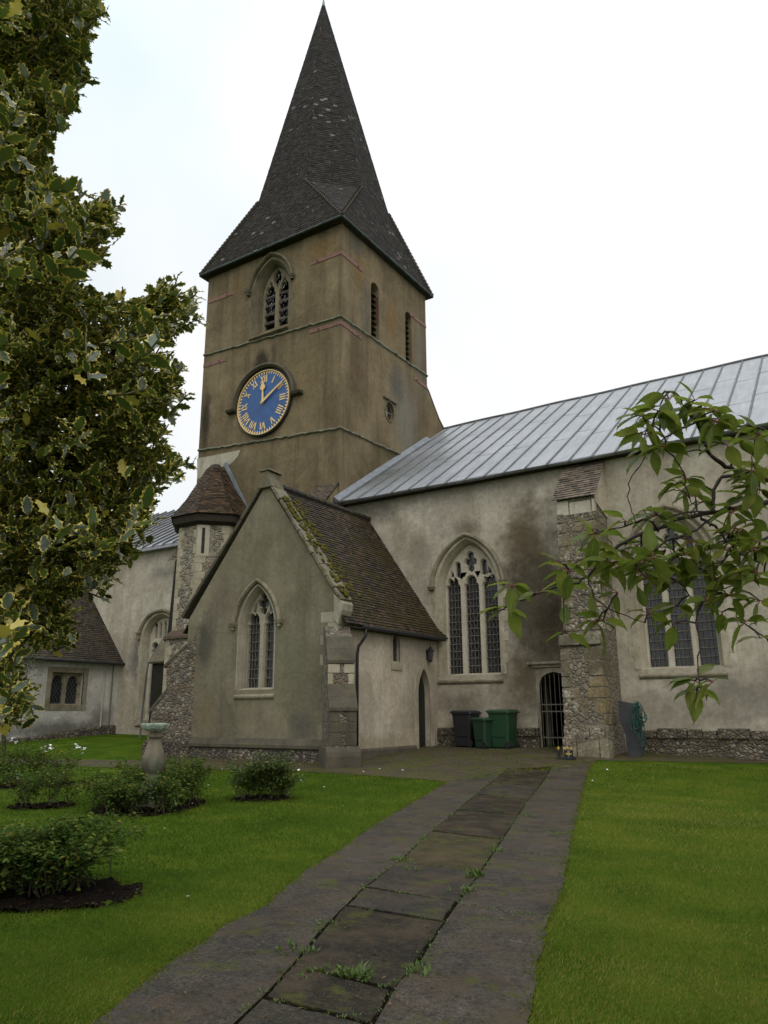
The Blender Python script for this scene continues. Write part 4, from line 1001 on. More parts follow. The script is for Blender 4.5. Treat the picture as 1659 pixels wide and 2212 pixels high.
# vestry
vw = [(18.2, 1.28), (19.62, 1.28), (19.62, 2.52), (18.2, 2.52)]
mb = MB()
panel(mb, w_ves, [(13.0, -.8), (NY - .004, -.8), (NY - .004, 3.15), (13.0, 3.15)], [vw], 0, .3, rim=False)
mb.face([(VX, 13, -.8), (-33.2, 13, -.8), (-33.2, 13, 3.15), (-30.0, 13, 7.2), (VX, 13, 3.15)])
vs = mb.build('vestry_wall', 'stucco_vestry', church)
mb = MB(); inn = vw + vw[:1]; ou = offset(vw, .2); band(mb, w_ves, inn, ou + ou[:1], -.05, .012)
panel(mb, w_ves, offset(vw, .02), [[(18.32 + k * .68, 1.34), (18.83 + k * .68, 1.34), (18.83 + k * .68, 2.1)] + foil((18.575 + k * .68, 2.08), [(18.575 + k * .68, 2.18, .22)], .2, PI - .2, 12) + [(18.32 + k * .68, 2.1)] for k in (0, 1)], -.14, .12, .03, .05, rim=False)
vwin = mb.build('window', 'hood', church)
mb = MB(); mb.face([w_ves.p(*q, -.27) for q in vw]); mb.build('pane', 'glass', vwin)
T = Tiles(); T.add([(VX + .25, 12.7, 3.0), (VX + .25, NY, 3.0), (-30.1, NY, 7.1), (-30.1, 12.7, 7.1)], .11, .17); vr = T.build('vestry_roof', 'tile_vestry', church)
mb = MB(); mb.tube([(VX + .3, 12.7, 2.95), (VX + .3, NY, 2.95)], .055, 8); mb.build('gutter', 'iron', vr)
for yy in (20.55, 20.95):
    mb = MB(); mb.tube([(VX + .05, yy, 3.0), (VX + .05, yy, .2)], .032, 6); mb.build('drainpipe', 'plaster' if yy < 20.7 else 'bar', church)
mb = MB(); mb.loft([[w_ves.p(s, z, d) for d, z in ((-.02, zt), (.05, zt), (.09, zt - .08), (.12, -.8), (-.02, -.8))] for s, zt in ((13.0, -.12), (17.3, .12), (19.2, .34), (20.6, .5), (NY, .5))]); mb.build('vestry_plinth', 'flint_plinth', church)

# ------------------------------------------------------------------ tower clock
cl = thing('tower_clock', 'round blue clock with gilt Roman numerals on the tower under a curved hood', 'clock', (-19.28, NY, 12.94))
kx, kz, kr = -19.28, 12.94, 1.36
def cpt(r, deg, d): a = math.radians(deg); return w_clock.p(kx + r * math.sin(a), kz + r * math.cos(a), d)
mb = MB(); mb.loft([[cpt(kr, -k * 5, .02) for k in range(72)], [cpt(kr, -k * 5, .10) for k in range(72)]]); mb.build('face', 'blue', cl)
mb = MB(); mb.loft([[cpt(r, -k * 4, d) for k in range(90)] for r, d in ((kr + .07, .0), (kr + .07, .12), (kr + .035, .14), (kr - .0, .12), (kr - .0, .10))], caps=False); mb.build('outer_rim', 'iron', cl)
mb = MB(); mb.loft([[cpt(r, -k * 4, d) for k in range(90)] for r, d in ((kr + .005, .12), (kr - .0, .15), (kr - .03, .15), (kr - .04, .10))], caps=False); mb.build('gilt_ring', 'gold', cl)
mb = MB()
for m in range(60):
    d_ = m * 6; mb.hexa([cpt(kr - .05, d_ - 2.1, .098), cpt(kr - .05, d_ + 2.1, .098), cpt(kr - .185, d_, .098)], [cpt(kr - .05, d_ - 2.1, .108), cpt(kr - .05, d_ + 2.1, .108), cpt(kr - .185, d_, .108)])
mb.build('minute_ring', 'gold', cl)
NUM = ['XII', 'I', 'II', 'III', 'IIII', 'V', 'VI', 'VII', 'VIII', 'IX', 'X', 'XI']
def stroke(mb, O, U, V, x0, y0, x1, y1, wd):
    p = lambda x, y, d: O + U * x + V * y + w_clock.n * d
    mb.hexa([p(x0 - wd, y0, .098), p(x0 + wd, y0, .098), p(x1 + wd, y1, .098), p(x1 - wd, y1, .098)], [p(x0 - wd, y0, .115), p(x0 + wd, y0, .115), p(x1 + wd, y1, .115), p(x1 - wd, y1, .115)])
for i, s in enumerate(NUM):
    a = math.radians(i * 30); O = cpt(1.0, i * 30, 0); V = Vector((math.sin(a), 0, math.cos(a))); U = Vector((math.cos(a), 0, -math.sin(a)))
    ws = {'I': .095, 'V': .20, 'X': .19}; tot = sum(ws[c] for c in s); x = -tot / 2; h = .15; mb = MB()
    for c in s:
        wd = ws[c]; xc = x + wd / 2
        if c == 'I': stroke(mb, O, U, V, xc, -h, xc, h, .024)
        if c == 'V': stroke(mb, O, U, V, xc, -h, xc - .085, h, .028); stroke(mb, O, U, V, xc + .012, -h, xc + .08, h, .018)
        if c == 'X': stroke(mb, O, U, V, xc + .075, -h, xc - .075, h, .028); stroke(mb, O, U, V, xc - .075, -h, xc + .075, h, .018)
        x += wd
    mb.build('numeral', 'gold', cl)
def hand(deg, prof, d):
    a = math.radians(deg); V = Vector((math.sin(a), 0, math.cos(a))); U = Vector((math.cos(a), 0, -math.sin(a))); O = w_clock.p(kx, kz, d)
    pts = [(w_, l) for l, w_ in prof] + [(-w_, l) for l, w_ in prof[::-1]]
    mb = MB(); mb.loft([[O + U * x + V * y for x, y in pts], [O + U * x + V * y + w_clock.n * .02 for x, y in pts]]); return mb
hand(-2, [(-.08, .03), (0, .05), (.3, .045), (.52, .03), (.56, .10), (.64, .135), (.72, .10), (.80, .05), (.90, .03), (1.0, .004)], .135).build('hour_hand', 'gold', cl)
hand(57.5, [(-.10, .03), (0, .05), (.25, .05), (1.0, .026), (1.20, .02), (1.24, .004)], .165).build('minute_hand', 'gold', cl)
mb = MB(); mb.tube([w_clock.p(kx, kz, .08), w_clock.p(kx, kz, .20)], .05, 12); mb.build('hub', 'gold', cl)
mb = MB(); n = 28; A = [(kx + (kr + .10) * math.cos(PI * i / n), kz + .02 + (kr + .10) * math.sin(PI * i / n)) for i in range(n + 1)]; Bq = [(kx + (kr + .27) * math.cos(PI * i / n), kz + .02 + (kr + .27) * math.sin(PI * i / n)) for i in range(n + 1)]
mb.loft([[w_clock.p(*A[i], 0), w_clock.p(*A[i], .16), w_clock.p(*[(p + q) / 2 for p, q in zip(A[i], Bq[i])], .26), w_clock.p(*Bq[i], .22), w_clock.p(*Bq[i], 0)] for i in range(n + 1)])
for sg in (-1, 1):
    x = kx + sg * (kr + .10); mb.hexa([w_clock.p(x, kz - .10, 0), w_clock.p(x + sg * .5, kz - .10, 0), w_clock.p(x + sg * .5, kz - .06, .2), w_clock.p(x, kz - .06, .2)], [w_clock.p(x, kz + .08, 0), w_clock.p(x + sg * .5, kz + .08, 0), w_clock.p(x + sg * .5, kz + .04, .26), w_clock.p(x, kz + .04, .26)])
mb.build('clock_hood', 'dark_stone', church, bevel=.012)

# ------------------------------------------------------------------ wall lantern
wl = thing('wall_lantern', 'small black lantern fixed on the pale chapel wall above the pointed door', 'lantern', w_cs.p(20.62, 2.42, .12))
q = w_cs.p(20.62, 0, .14)
def ring(r, z, n=6): return [Vector((q.x + r * math.cos(k * 2 * PI / n), q.y + r * math.sin(k * 2 * PI / n), z)) for k in range(n)]
mb = MB(); mb.loft([ring(.03, 2.42), ring(.07, 2.47), ring(.07, 2.49)]); mb.build('lamp_base', 'iron', wl); mb = MB(); mb.loft([ring(.12, 2.74), ring(.13, 2.76), ring(.07, 2.84), ring(.03, 2.87), ring(.02, 2.92)]); mb.build('lamp_top', 'iron', wl)
mb = MB(); mb.loft([ring(.065, 2.49), ring(.105, 2.74)]); mb.build('lamp_glass', 'lampglass', wl)
mb = MB(); mb.obox(w_cs.p(20.585, 2.5, 0), (0, .07, 0), (.02, 0, 0), (0, 0, .3)); mb.tube([w_cs.p(20.62, 2.55, .02), w_cs.p(20.62, 2.45, .08), w_cs.p(20.62, 2.43, .14)], .014, 6); mb.build('bracket', 'iron', wl)

# ------------------------------------------------------------------ the ground
from mathutils.geometry import delaunay_2d_cdt
def poly_sheet(name, poly, mat, lift, step=.35, parent=None, uneven=0.0):
    xs = [p[0] for p in poly]; ys = [p[1] for p in poly]
    edge = []
    for i in range(len(poly)):
        a, b = Vector(poly[i][:2]), Vector(poly[(i + 1) % len(poly)][:2]); n = max(1, int((b - a).length / step))
        edge += [a.lerp(b, k / n) for k in range(n)]
    inside = []
    x = min(xs) + step * .37
    P = [(e.x, e.y) for e in edge]
    gx = np.arange(min(xs) + .1, max(xs), step); gy = np.arange(min(ys) + .13, max(ys), step)
    X, Y = np.meshgrid(gx, gy); X = X.ravel(); Y = Y.ravel(); ins = pip(X, Y, P)
    pts = edge + [Vector((a, b)) for a, b in zip(X[ins], Y[ins])]
    n = len(edge)
    v, e, f, *_ = delaunay_2d_cdt(pts, [(i, (i + 1) % n) for i in range(n)], [], 1, 1e-4)
    me = bpy.data.meshes.new(name)
    me.from_pydata([(q.x, q.y, G(q.x, q.y) + lift + (random.uniform(-uneven, uneven))) for q in v], [], [tuple(t) for t in f])
    return link(name, me, mat, parent)
def pip(X, Y, P):
    ins = np.zeros(len(X), bool); n = len(P)
    for i in range(n):
        x0, y0 = P[i][0], P[i][1]; x1, y1 = P[(i + 1) % n][0], P[(i + 1) % n][1]
        if y0 == y1: continue
        c = ((y0 > Y) != (y1 > Y)) & (X < (x1 - x0) * (Y - y0) / (y1 - y0) + x0); ins ^= c
    return ins
def gpts(l): return [og(x, y) for x, y in l]
L_edge = gpts([(205, 2212), (361, 2089), (488, 2001), (578, 1956), (594, 1938), (659, 1884), (732, 1838), (810, 1782), (885, 1738), (965, 1690)])
L_joint = gpts([(508, 2212), (576, 2148), (630, 2089), (684, 2021), (732, 1972), (781, 1923), (861, 1863), (933, 1796), (1025, 1719), (1066, 1686), (1096, 1662)])
R_joint = gpts([(813, 2212), (861, 2129), (907, 2083), (979, 1970), (1035, 1894), (1089, 1812), (1138, 1735), (1184, 1673), (1196, 1656)])
R_edge = gpts([(1142, 2212), (1158, 2110), (1180, 2000), (1215, 1925), (1228, 1850), (1243, 1770), (1262, 1700), (1275, 1655)])
def back(l, k=6.0):
    d = (l[1] - l[0]); d.z = 0; d.normalize(); q = l[0] - d * k; return [Vector((q.x, q.y, G(q.x, q.y)))] + l
L_edge, L_joint, R_joint, R_edge = map(back, (L_edge, L_joint, R_joint, R_edge))
front = gpts([(965, 1690), (840, 1680), (700, 1670), (560, 1665), (430, 1662), (300, 1660), (165, 1656), (0, 1650)])
backp = gpts([(0, 1640), (165, 1641), (300, 1643), (345, 1640)])

t = NT('lawn_soil', 1.0, .02)
gm = t.noise(1.1, 5, rough=.6); gs = t.noise(60, 3, rough=.8)
c = t.ramp(gm, [(.32, (.029, .058, .005)), (.5, (.048, .084, .007)), (.68, (.078, .104, .011))])
c = t.mix(.6, c, t.ramp(gs, [(.3, (.2, .2, .2)), (.7, (.8, .8, .8))]), 'OVERLAY')
M['lawn'] = t.done(c, t.bump(gs, .6, .03))
def tarmac(name, base, hi, moss=0.0, gloss=(.42, .75)):
    t = NT(name, .6, .12)
    f = t.noise(85, 2, rough=.8); v = t.vor(70); b = t.noise(.9, 6, rough=.65)
    c = t.ramp(b, [(.3, base), (.7, hi)])
    c = t.mix(.75, c, t.ramp(f, [(.3, (.15, .15, .15)), (.7, (.85, .85, .85))]), 'OVERLAY')
    c = t.mix(.6, c, t.ramp(t.noise(30, 4, rough=.8), [(.36, (.12, .12, .12)), (.64, (.88, .88, .86))]), 'OVERLAY')
    c = t.mix(.45, c, t.ramp(t.noise(5, 6, rough=.7), [(.34, (.2, .2, .21)), (.66, (.8, .79, .76))]), 'OVERLAY')
    c = t.mix(t.ramp(t.vor(42, None, 'F1', 'Distance'), [(.06, .75), (.16, 0.0)]), c, (.22, .18, .13))
    c = t.mix(t.ramp(t.vor(9, None, 'F1', 'Distance'), [(.03, .8), (.06, 0.0)]), c, (.10, .055, .025))
    br = t.ramp(t.noise(2.1, 6, rough=.7), [(.46, 0.0), (.66, .7)]); c = t.mix(br, c, (.070, .050, .030))
    if moss:
        mm = t.math('MULTIPLY', t.ramp(t.noise(2.4, 7, rough=.75), [(.56 - moss * .12, 0.0), (.66 - moss * .12, 1.0)]), .8); c = t.mix(mm, c, (.055, .062, .010))
    rg = t.ramp(t.noise(1.6, 5), [(.35, gloss[0]), (.65, gloss[1])])
    return t.done(c, t.bump(f, .5, .01), rg)
M['tarmac'] = tarmac('wet_tarmac', (.030, .0265, .0235), (.064, .053, .042), .15, (.42, .75))
M['court'] = tarmac('mossy_court', (.042, .034, .024), (.075, .058, .040), .75)
M['flag'] = tarmac('wet_flagstone', (.012, .0105, .008), (.028, .021, .013), .07, (.38, .7))
M['flag2'] = tarmac('pale_flagstone', (.020, .018, .016), (.040, .034, .027), .08, (.36, .65))
M['mossflag'] = tarmac('mossy_flagstone', (.026, .022, .010), (.048, .038, .016), .35)
t = NT('bed_soil', 1.0, .05)
sn = t.noise(22, 6, rough=.8); sv = t.vor(38)
c = t.ramp(sn, [(.3, (.006, .0045, .0035)), (.55, (.013, .0095, .0065)), (.72, (.030, .020, .012))]); c = t.mix(t.ramp(t.noise(60, 2), [(.62, 0.0), (.68, .8)]), c, (.075, .042, .018))
M['soil'] = t.done(c, t.bump(t.math('ADD', sn, t.math('MULTIPLY', sv, .6)), 1.0, .06))

def axis(lo, hi, s): return list(np.arange(lo, hi + 1e-6, s))
gx = [-900, -300, -120, -60] + axis(-44, 12, .5) + [20, 60, 200, 900]; gy = [-900, -300, -80, -25] + axis(-8, 24, .5) + [30, 60, 200, 900, 2500]
vs_, fs_ = [], []
for y in gy:
    for x in gx: vs_.append((x, y, G(x, clamp(y, -8, 24))))
nxg = len(gx)
for j in range(len(gy) - 1):
    for i in range(nxg - 1): k = j * nxg + i; fs_.append((k, k + 1, k + 1 + nxg, k + nxg))
me = bpy.data.meshes.new('lawn'); me.from_pydata(vs_, [], fs_); ground = tag(link('lawn', me, 'lawn'), kind='structure')
def xy(l): return [(p.x, p.y) for p in l]
def ragged(l, amp=.009):
    o = []
    for a, b in zip(l, l[1:]):
        n = max(2, int((b - a).length / .12)); o += [a.lerp(b, k / n) + Vector((random.gauss(0, amp), random.gauss(0, amp * .4), 0)) * (1 if k else .5) for k in range(n)]
    return o + [l[-1]]
pl_ = xy(ragged(L_edge)) + xy(L_joint[::-1]); pr_ = xy(R_joint) + xy(ragged(R_edge)[::-1])
tag(poly_sheet('path', pl_, 'tarmac', .010), kind='structure')
tag(poly_sheet('path', pr_, 'tarmac', .012), kind='structure')
court = xy(front[::1]) + xy(backp) + [(-17.9, 15.4), (-17.6, 16.1), (-11.9, 16.1), (-11.9, 21.4), (9, 21.4), (9, 18.4)] + xy(gpts([(1659, 1650), (1500, 1647), (1380, 1644), (1290, 1643)])) + xy([R_edge[-1]]) + xy([R_joint[-1], L_joint[-1], L_edge[-1]])
court = court[:-1]
tag(poly_sheet('paving', court, 'court', .008, uneven=.004), kind='structure')
underlay = xy(L_joint) + xy(R_joint[::-1]); tag(poly_sheet('soil', underlay, 'soil', .004), kind='structure')
# flagstones down the middle of the path
def along(l, y):
    for a, b in zip(l, l[1:]):
        if a.y <= y <= b.y: return a.lerp(b, (y - a.y) / (b.y - a.y))
    return l[-1] if y > l[-1].y else l[0]
jy = [og(x, y) for x, y in ((1145, 1662), (1128, 1676), (1110, 1696), (1085, 1722), (1048, 1756), (1000, 1806), (930, 1874), (885, 1936), (850, 1978), (735, 2115), (690, 2190))]
ys = sorted([p.y for p in jy] + [jy[-1].y - .9, jy[-1].y - 1.7, jy[-1].y - 2.7])
for i, (a, b) in enumerate(zip(ys, ys[1:])):
    mb = MB(); g = .022; R = random.Random(i)
    c4 = [along(L_joint, a), along(R_joint, a), along(R_joint, b), along(L_joint, b)]
    cen = sum(c4, Vector()) / 4; P = []
    for q in c4:
        d = (cen - q).normalized(); q = q + d * g * R.uniform(1.0, 2.0); P.append(Vector((q.x, q.y, G(q.x, q.y) + R.uniform(.010, .024))))
    loops = []
    out = []
    for k in range(4):
        p, q = P[k], P[(k + 1) % 4]
        for m in range(7):
            w_ = p.lerp(q, m / 7); j = 0 if m == 0 else .010; out.append(w_ + Vector((R.uniform(-j, j), R.uniform(-j, j), 0)))
    mb.loft([[q - Vector((0, 0, .03)) for q in out], out])
    o = mb.build('flagstone', ['flag', 'flag', 'flag2', 'flag', 'flag', 'flag2', 'flag2', 'mossflag', 'flag', 'flag', 'flag2', 'flag'][i % 12], None, bevel=.006); tag(o, kind='structure')

# ------------------------------------------------------------------ leaves and other small scattered shapes
def scatter(name, mat, tv, tf, pos, Rm, scale, rnd, te=None, parent=None, extra=None):
    """many copies of a small shape in one mesh; rnd per copy, te per template vertex"""
    tv = np.asarray(tv, float); n, m = len(pos), len(tv)
    V = np.einsum('nij,mj->nmi', Rm, tv) * np.asarray(scale).reshape(-1, 1, 1) + pos[:, None, :]
    V = V.reshape(-1, 3); F = []; sizes = [len(f) for f in tf]; flat = np.concatenate([np.array(f) for f in tf])
    loops = (flat[None, :] + (np.arange(n) * m)[:, None]).ravel()
    tot = np.tile(np.array(sizes), n); start = np.concatenate([[0], np.cumsum(tot)[:-1]])
    me = bpy.data.meshes.new(name); me.vertices.add(n * m); me.vertices.foreach_set('co', V.ravel().astype(np.float32))
    me.loops.add(len(loops)); me.loops.foreach_set('vertex_index', loops.astype(np.int32))
    me.polygons.add(len(tot)); me.polygons.foreach_set('loop_start', start.astype(np.int32))
    me.update(calc_edges=True); me.validate()
    a = me.attributes.new('rnd', 'FLOAT', 'POINT'); a.data.foreach_set('value', np.repeat(rnd, m).astype(np.float32))
    if te is not None:
        a = me.attributes.new('edge', 'FLOAT', 'POINT'); a.data.foreach_set('value', np.tile(np.asarray(te, float), n).astype(np.float32))
    return link(name, me, mat, parent)
def frames(d, up):
    """rotation matrices whose x axis is d, z axis near up"""
    d = d / np.linalg.norm(d, axis=1, keepdims=True); y = np.cross(up, d); y /= np.linalg.norm(y, axis=1, keepdims=True) + 1e-9
    z = np.cross(d, y); return np.stack([d, y, z], axis=2)

def leafmat(name, cols, edgecol=None, rough=.35, trans=.25, e0=.35, e1=.6, yellow=0.0, veins=False, spec=.45):
    t = NT(name, rough, spec)
    r = t.attr('rnd'); c = t.ramp(r, [(i / max(1, len(cols) - 1), q) for i, q in enumerate(cols)])
    c = t.mix(.4, c, t.ramp(t.noise(40, 3), [(.3, (.25, .25, .25)), (.7, (.75, .75, .75))]), 'OVERLAY')
    if edgecol:
        e = t.math('ADD', t.attr('edge'), t.math('MULTIPLY', t.math('SUBTRACT', t.noise(70, 3), .5), .5))
        e = t.ramp(e, [(e0, 0.0), (e1, 1.0)])
        if yellow: e = t.mix(1.0, e, t.ramp(r, [(1 - yellow, 0.0), (1 - yellow + .004, .85)]), 'LIGHTEN')
        c = t.mix(e, c, edgecol)
    if veins: c = t.mix(t.ramp(t.attr('edge'), [(.02, .55), (.12, 0.0)]), c, (.22, .27, .09))
    t.done(c)
    tr = t.n('ShaderNodeBsdfTranslucent'); t.set(tr.inputs['Color'], t.mix(.5, c, (.12, .16, .02)))
    ms = t.n('ShaderNodeMixShader'); ms.inputs[0].default_value = trans
    t.t.links.new(t.b.outputs[0], ms.inputs[1]); t.t.links.new(tr.outputs[0], ms.inputs[2]); t.t.links.new(ms.outputs[0], t.out.inputs[0])
    return t.m

# grass blades
def og_ok(X, Y):
    P = [xy(L_edge) + xy(R_edge[::-1]), court] + [b for b in BEDS]
    bad = np.zeros(len(X), bool)
    for q in P: bad |= pip(X, Y, q)
    bad |= (Y > 21.1) | ((X < -11) & (X > -17.6) & (Y > 15.8)) | ((X < -17.6) & (X > -23) & (Y > 19)) | (X < VX - .1)
    return ~bad
def Gv(X, Y):
    z = -.03 - .045 * np.clip(21.3 - Y, 0, 6.5) - .014 * np.clip(14.8 - Y, 0, 25)
    z -= np.clip(.035 * (X + 8), 0, .30) * np.clip((Y - 3) / 10, 0, 1); z += np.clip(.02 * (-17 - X), 0, .3); return z
def ell(c, a, b, rot=0, n=26, wob=.05, seed=1):
    R = random.Random(seed); o = []
    for k in range(n):
        t_ = 2 * PI * k / n; r = 1 + R.uniform(-wob, wob); x, y = a * r * math.cos(t_), b * r * math.sin(t_)
        o.append((c.x + x * math.cos(rot) - y * math.sin(rot), c.y + x * math.sin(rot) + y * math.cos(rot)))
    return o
c1, c2, c3, c4, c5 = og(322, 1743), og(566, 1727), og(88, 1744), og(30, 1932), og(55, 1697)
BEDS = [ell(c1, .80, 1.15, .585, seed=1), ell(c2, .50, .36, .585, seed=2), ell(c3, .52, .36, .585, seed=3), ell(c4, 1.12, .62, .50, seed=4), ell(c5, 1.25, .7, .585, seed=5)]
for b in BEDS:
    o = poly_sheet('soil', b, 'soil', .012, .055, uneven=.016); tag(o, kind='structure'); cx_, cy_ = sum(p[0] for p in b) / len(b), sum(p[1] for p in b) / len(b)
    for v in o.data.vertices: v.co.z += .02 * max(0, 1 - ((v.co.x - cx_) ** 2 + (v.co.y - cy_) ** 2) / 1.0) + .02 * math.sin(v.co.x * 17) * math.sin(v.co.y * 14)
N = 520000
r_ = np.exp(rng.uniform(math.log(2.6), math.log(19.5), N)); az = rng.uniform(-1.35, .42, N)
X = r_ * np.sin(az); Y = r_ * np.cos(az)
X2 = np.concatenate([X]); Y2 = Y; k = og_ok(X2, Y2); X, Y, r_ = X2[k], Y2[k], r_[k]; n = len(X)
pos = np.stack([X, Y, Gv(X, Y)], 1)
yaw = rng.uniform(0, 2 * PI, n); lean = rng.uniform(.15, 1.0, n)
d = np.stack([np.cos(yaw) * lean, np.sin(yaw) * lean, np.ones(n)], 1)
Rm = frames(d, np.stack([np.cos(yaw + 1.3), np.sin(yaw + 1.3), np.zeros(n)], 1))
sc = (.013 + .0019 * r_) * rng.uniform(.6, 1.25, n)
lawn_tone = np.clip((X + 4.6 + .28 * (Y - 4)) * .5 + .5, 0, 1)  # left lawn darker: holly's shade put into blade colour; right lawn yellower
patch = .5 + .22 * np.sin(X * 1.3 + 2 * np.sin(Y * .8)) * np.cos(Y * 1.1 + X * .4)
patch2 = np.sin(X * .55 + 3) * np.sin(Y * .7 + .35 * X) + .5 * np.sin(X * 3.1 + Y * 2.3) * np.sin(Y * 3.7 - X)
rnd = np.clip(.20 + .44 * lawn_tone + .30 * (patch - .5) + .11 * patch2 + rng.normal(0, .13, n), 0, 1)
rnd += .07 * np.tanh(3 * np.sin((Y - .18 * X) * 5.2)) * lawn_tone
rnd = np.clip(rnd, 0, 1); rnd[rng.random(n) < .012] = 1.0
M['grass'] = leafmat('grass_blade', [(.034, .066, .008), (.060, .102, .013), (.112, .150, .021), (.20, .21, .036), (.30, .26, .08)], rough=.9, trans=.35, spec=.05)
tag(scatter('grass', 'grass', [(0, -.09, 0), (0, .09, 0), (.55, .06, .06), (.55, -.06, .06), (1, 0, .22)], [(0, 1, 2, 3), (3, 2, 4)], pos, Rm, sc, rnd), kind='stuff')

# longer grass creeping over the path edges
ex, ey = [], []
for l in [L_edge, R_edge, front] + [[Vector((p[0], p[1], 0)) for p in b + b[:1]] for b in BEDS]:
    for a, b in zip(l, l[1:]):
        m = int((b - a).length * 420); k = rng.random(m); j = rng.normal(0, .030, (m, 2)); ex.append(a.x + (b.x - a.x) * k + j[:, 0]); ey.append(a.y + (b.y - a.y) * k + j[:, 1])
ex, ey = np.concatenate(ex), np.concatenate(ey); kk = np.sin(ex * 9) * np.sin(ey * 7) + rng.normal(0, .5, len(ex)) > -.2; ex, ey = ex[kk], ey[kk]; n = len(ex); yaw = rng.uniform(0, 2 * PI, n); lean = rng.uniform(.4, 1.8, n)
d = np.stack([np.cos(yaw) * lean, np.sin(yaw) * lean, np.ones(n)], 1)
tag(scatter('edge_grass', 'grass', [(0, -.06, 0), (0, .06, 0), (.55, .045, .06), (.55, -.045, .06), (1, 0, .22)], [(0, 1, 2, 3), (3, 2, 4)], np.stack([ex, ey, Gv(ex, ey)], 1), frames(d, np.stack([np.cos(yaw + 1.3), np.sin(yaw + 1.3), np.zeros(n)], 1)), rng.uniform(.02, .055, n), np.clip(rng.normal(.45, .2, n), 0, 1)), kind='stuff')
# weeds, moss tufts and needles in the joints
def tuft_points():
    P = []
    for l, dens in ((L_joint, 26), (R_joint, 20)):
        for a, b in zip(l[1:], l[2:]):
            m = int((b - a).length * dens)
            for _ in range(m):
                if random.random() < .75: q = a.lerp(b, random.random()); P.append((q.x + random.gauss(0, .02), q.y + random.gauss(0, .02), random.uniform(.35, .95)))
    for y in ys:
        a, b = along(L_joint, y), along(R_joint, y)
        for _ in range(22):
            if random.random() < .7: q = a.lerp(b, random.random()); P.append((q.x + random.gauss(0, .015), q.y + random.gauss(0, .02), random.uniform(.4, .9)))
    for (px, py, s, m) in ((1070, 1840, 1.8, 12), (1025, 1895, 2.2, 16), (1005, 1930, 1.6, 10), (760, 2115, 2.0, 22), (690, 2105, 1.3, 8), (895, 2105, 1.8, 8), (885, 1885, 1.6, 5), (720, 2000, 1.2, 8), (640, 2060, 1.6, 8), (860, 1860, 1.2, 16), (1180, 1690, 1.2, 12), (1090, 1720, 1.2, 10), (1140, 1765, 1.3, 10), (1245, 1770, 1.3, 8), (1190, 1805, 1, 10)):
        c = og(px, py)
        for _ in range(m): P.append((c.x + random.gauss(0, .06), c.y + random.gauss(0, .06), s * random.uniform(.6, 1.1)))
    for ya, yb, l1, l2 in ((1945, 1952, L_edge, L_joint), (1850, 1853, R_joint, R_edge), (1800, 1806, R_joint, R_edge), (1985, 1990, R_joint, R_edge), (1690, 1690, L_edge, L_joint)):
        y_ = og(900 if l1 is L_edge else 1180, ya).y; a, b = along(l1, y_), along(l2, y_)
        for _ in range(34): q = a.lerp(b, random.random()); P.append((q.x, q.y + random.gauss(0, .018), random.uniform(.3, .7)))
    for _ in range(900):                                       # moss and small weeds over the paved court
        px, py = random.uniform(800, 1280), random.uniform(1622, 1672); c = og(px, py)
        f = math.sin(c.x * 2.3 + 1) * math.sin(c.y * 2.9) 
        if c.y < 20.9 and c.x > -11.3 and f > -.15: P.append((c.x, c.y, random.uniform(.5, 1.0)))
    return P
TP = tuft_points(); pos, d, scl = [], [], []
for x, y, s in TP:
    for _ in range(random.randint(5, 9)):
        a = random.uniform(0, 2 * PI); l = random.uniform(.25, 1.6)
        pos.append((x + random.gauss(0, .012), y + random.gauss(0, .012), G(x, y) + .01)); d.append((math.cos(a) * l, math.sin(a) * l, 1)); scl.append(s * random.uniform(.018, .038))
pos, d = np.array(pos), np.array(d); upv = np.tile([[0.01, 0.02, 1.0]], (len(d), 1))
M['weed'] = leafmat('weed_leaf', [(.045, .085, .012), (.07, .12, .018), (.10, .15, .03)], rough=.5, trans=.3)
tag(scatter('weeds', 'weed', [(0, 0, 0), (.45, .16, .05), (.5, 0, .02), (.45, -.16, .05), (1, 0, -.06)], [(0, 2, 1), (0, 3, 2), (1, 2, 4), (2, 3, 4)], pos, frames(d, upv), scl, rng.random(len(pos))), kind='stuff')
# brown needles, husks and bits of leaf on the path
pos, scl = [], []
LP = [(random.uniform(250, 1250), random.uniform(1700, 2212)) for _ in range(420)] + [(random.gauss(500 - 0, 10) + (2080 - y_) * 1.36, y_ + random.gauss(0, 8)) for y_ in np.linspace(1750, 2200, 130)]
for px, py in LP:
    c = og(px, py)
    if pip(np.array([c.x]), np.array([c.y]), xy(L_edge) + xy(R_edge[::-1]))[0]: pos.append((c.x, c.y, c.z + .026)); scl.append(random.choice((.012, .02, .03, .045)))
for b in BEDS:
    for _ in range(90):
        p, q = random.choice(b), random.choice(b); k = random.random(); x, y = p[0] + (q[0] - p[0]) * k, p[1] + (q[1] - p[1]) * k; pos.append((x, y, G(x, y) + .035)); scl.append(random.choice((.02, .03, .045)))
pos = np.array(pos); a = rng.uniform(0, 2 * PI, len(pos)); d = np.stack([np.cos(a), np.sin(a), rng.normal(0, .1, len(pos))], 1)
M['litter'] = leafmat('dry_litter', [(.05, .03, .016), (.10, .055, .024), (.15, .09, .04), (.06, .04, .025)], rough=.8, trans=.1)
tag(scatter('leaf_litter', 'litter', [(0, 0, 0), (.5, .18, .06), (.5, -.18, .06), (1, 0, 0)], [(0, 2, 3, 1)], pos, frames(d, np.tile([[0, .1, 1.0]], (len(d), 1))), scl, rng.random(len(pos))), kind='stuff')
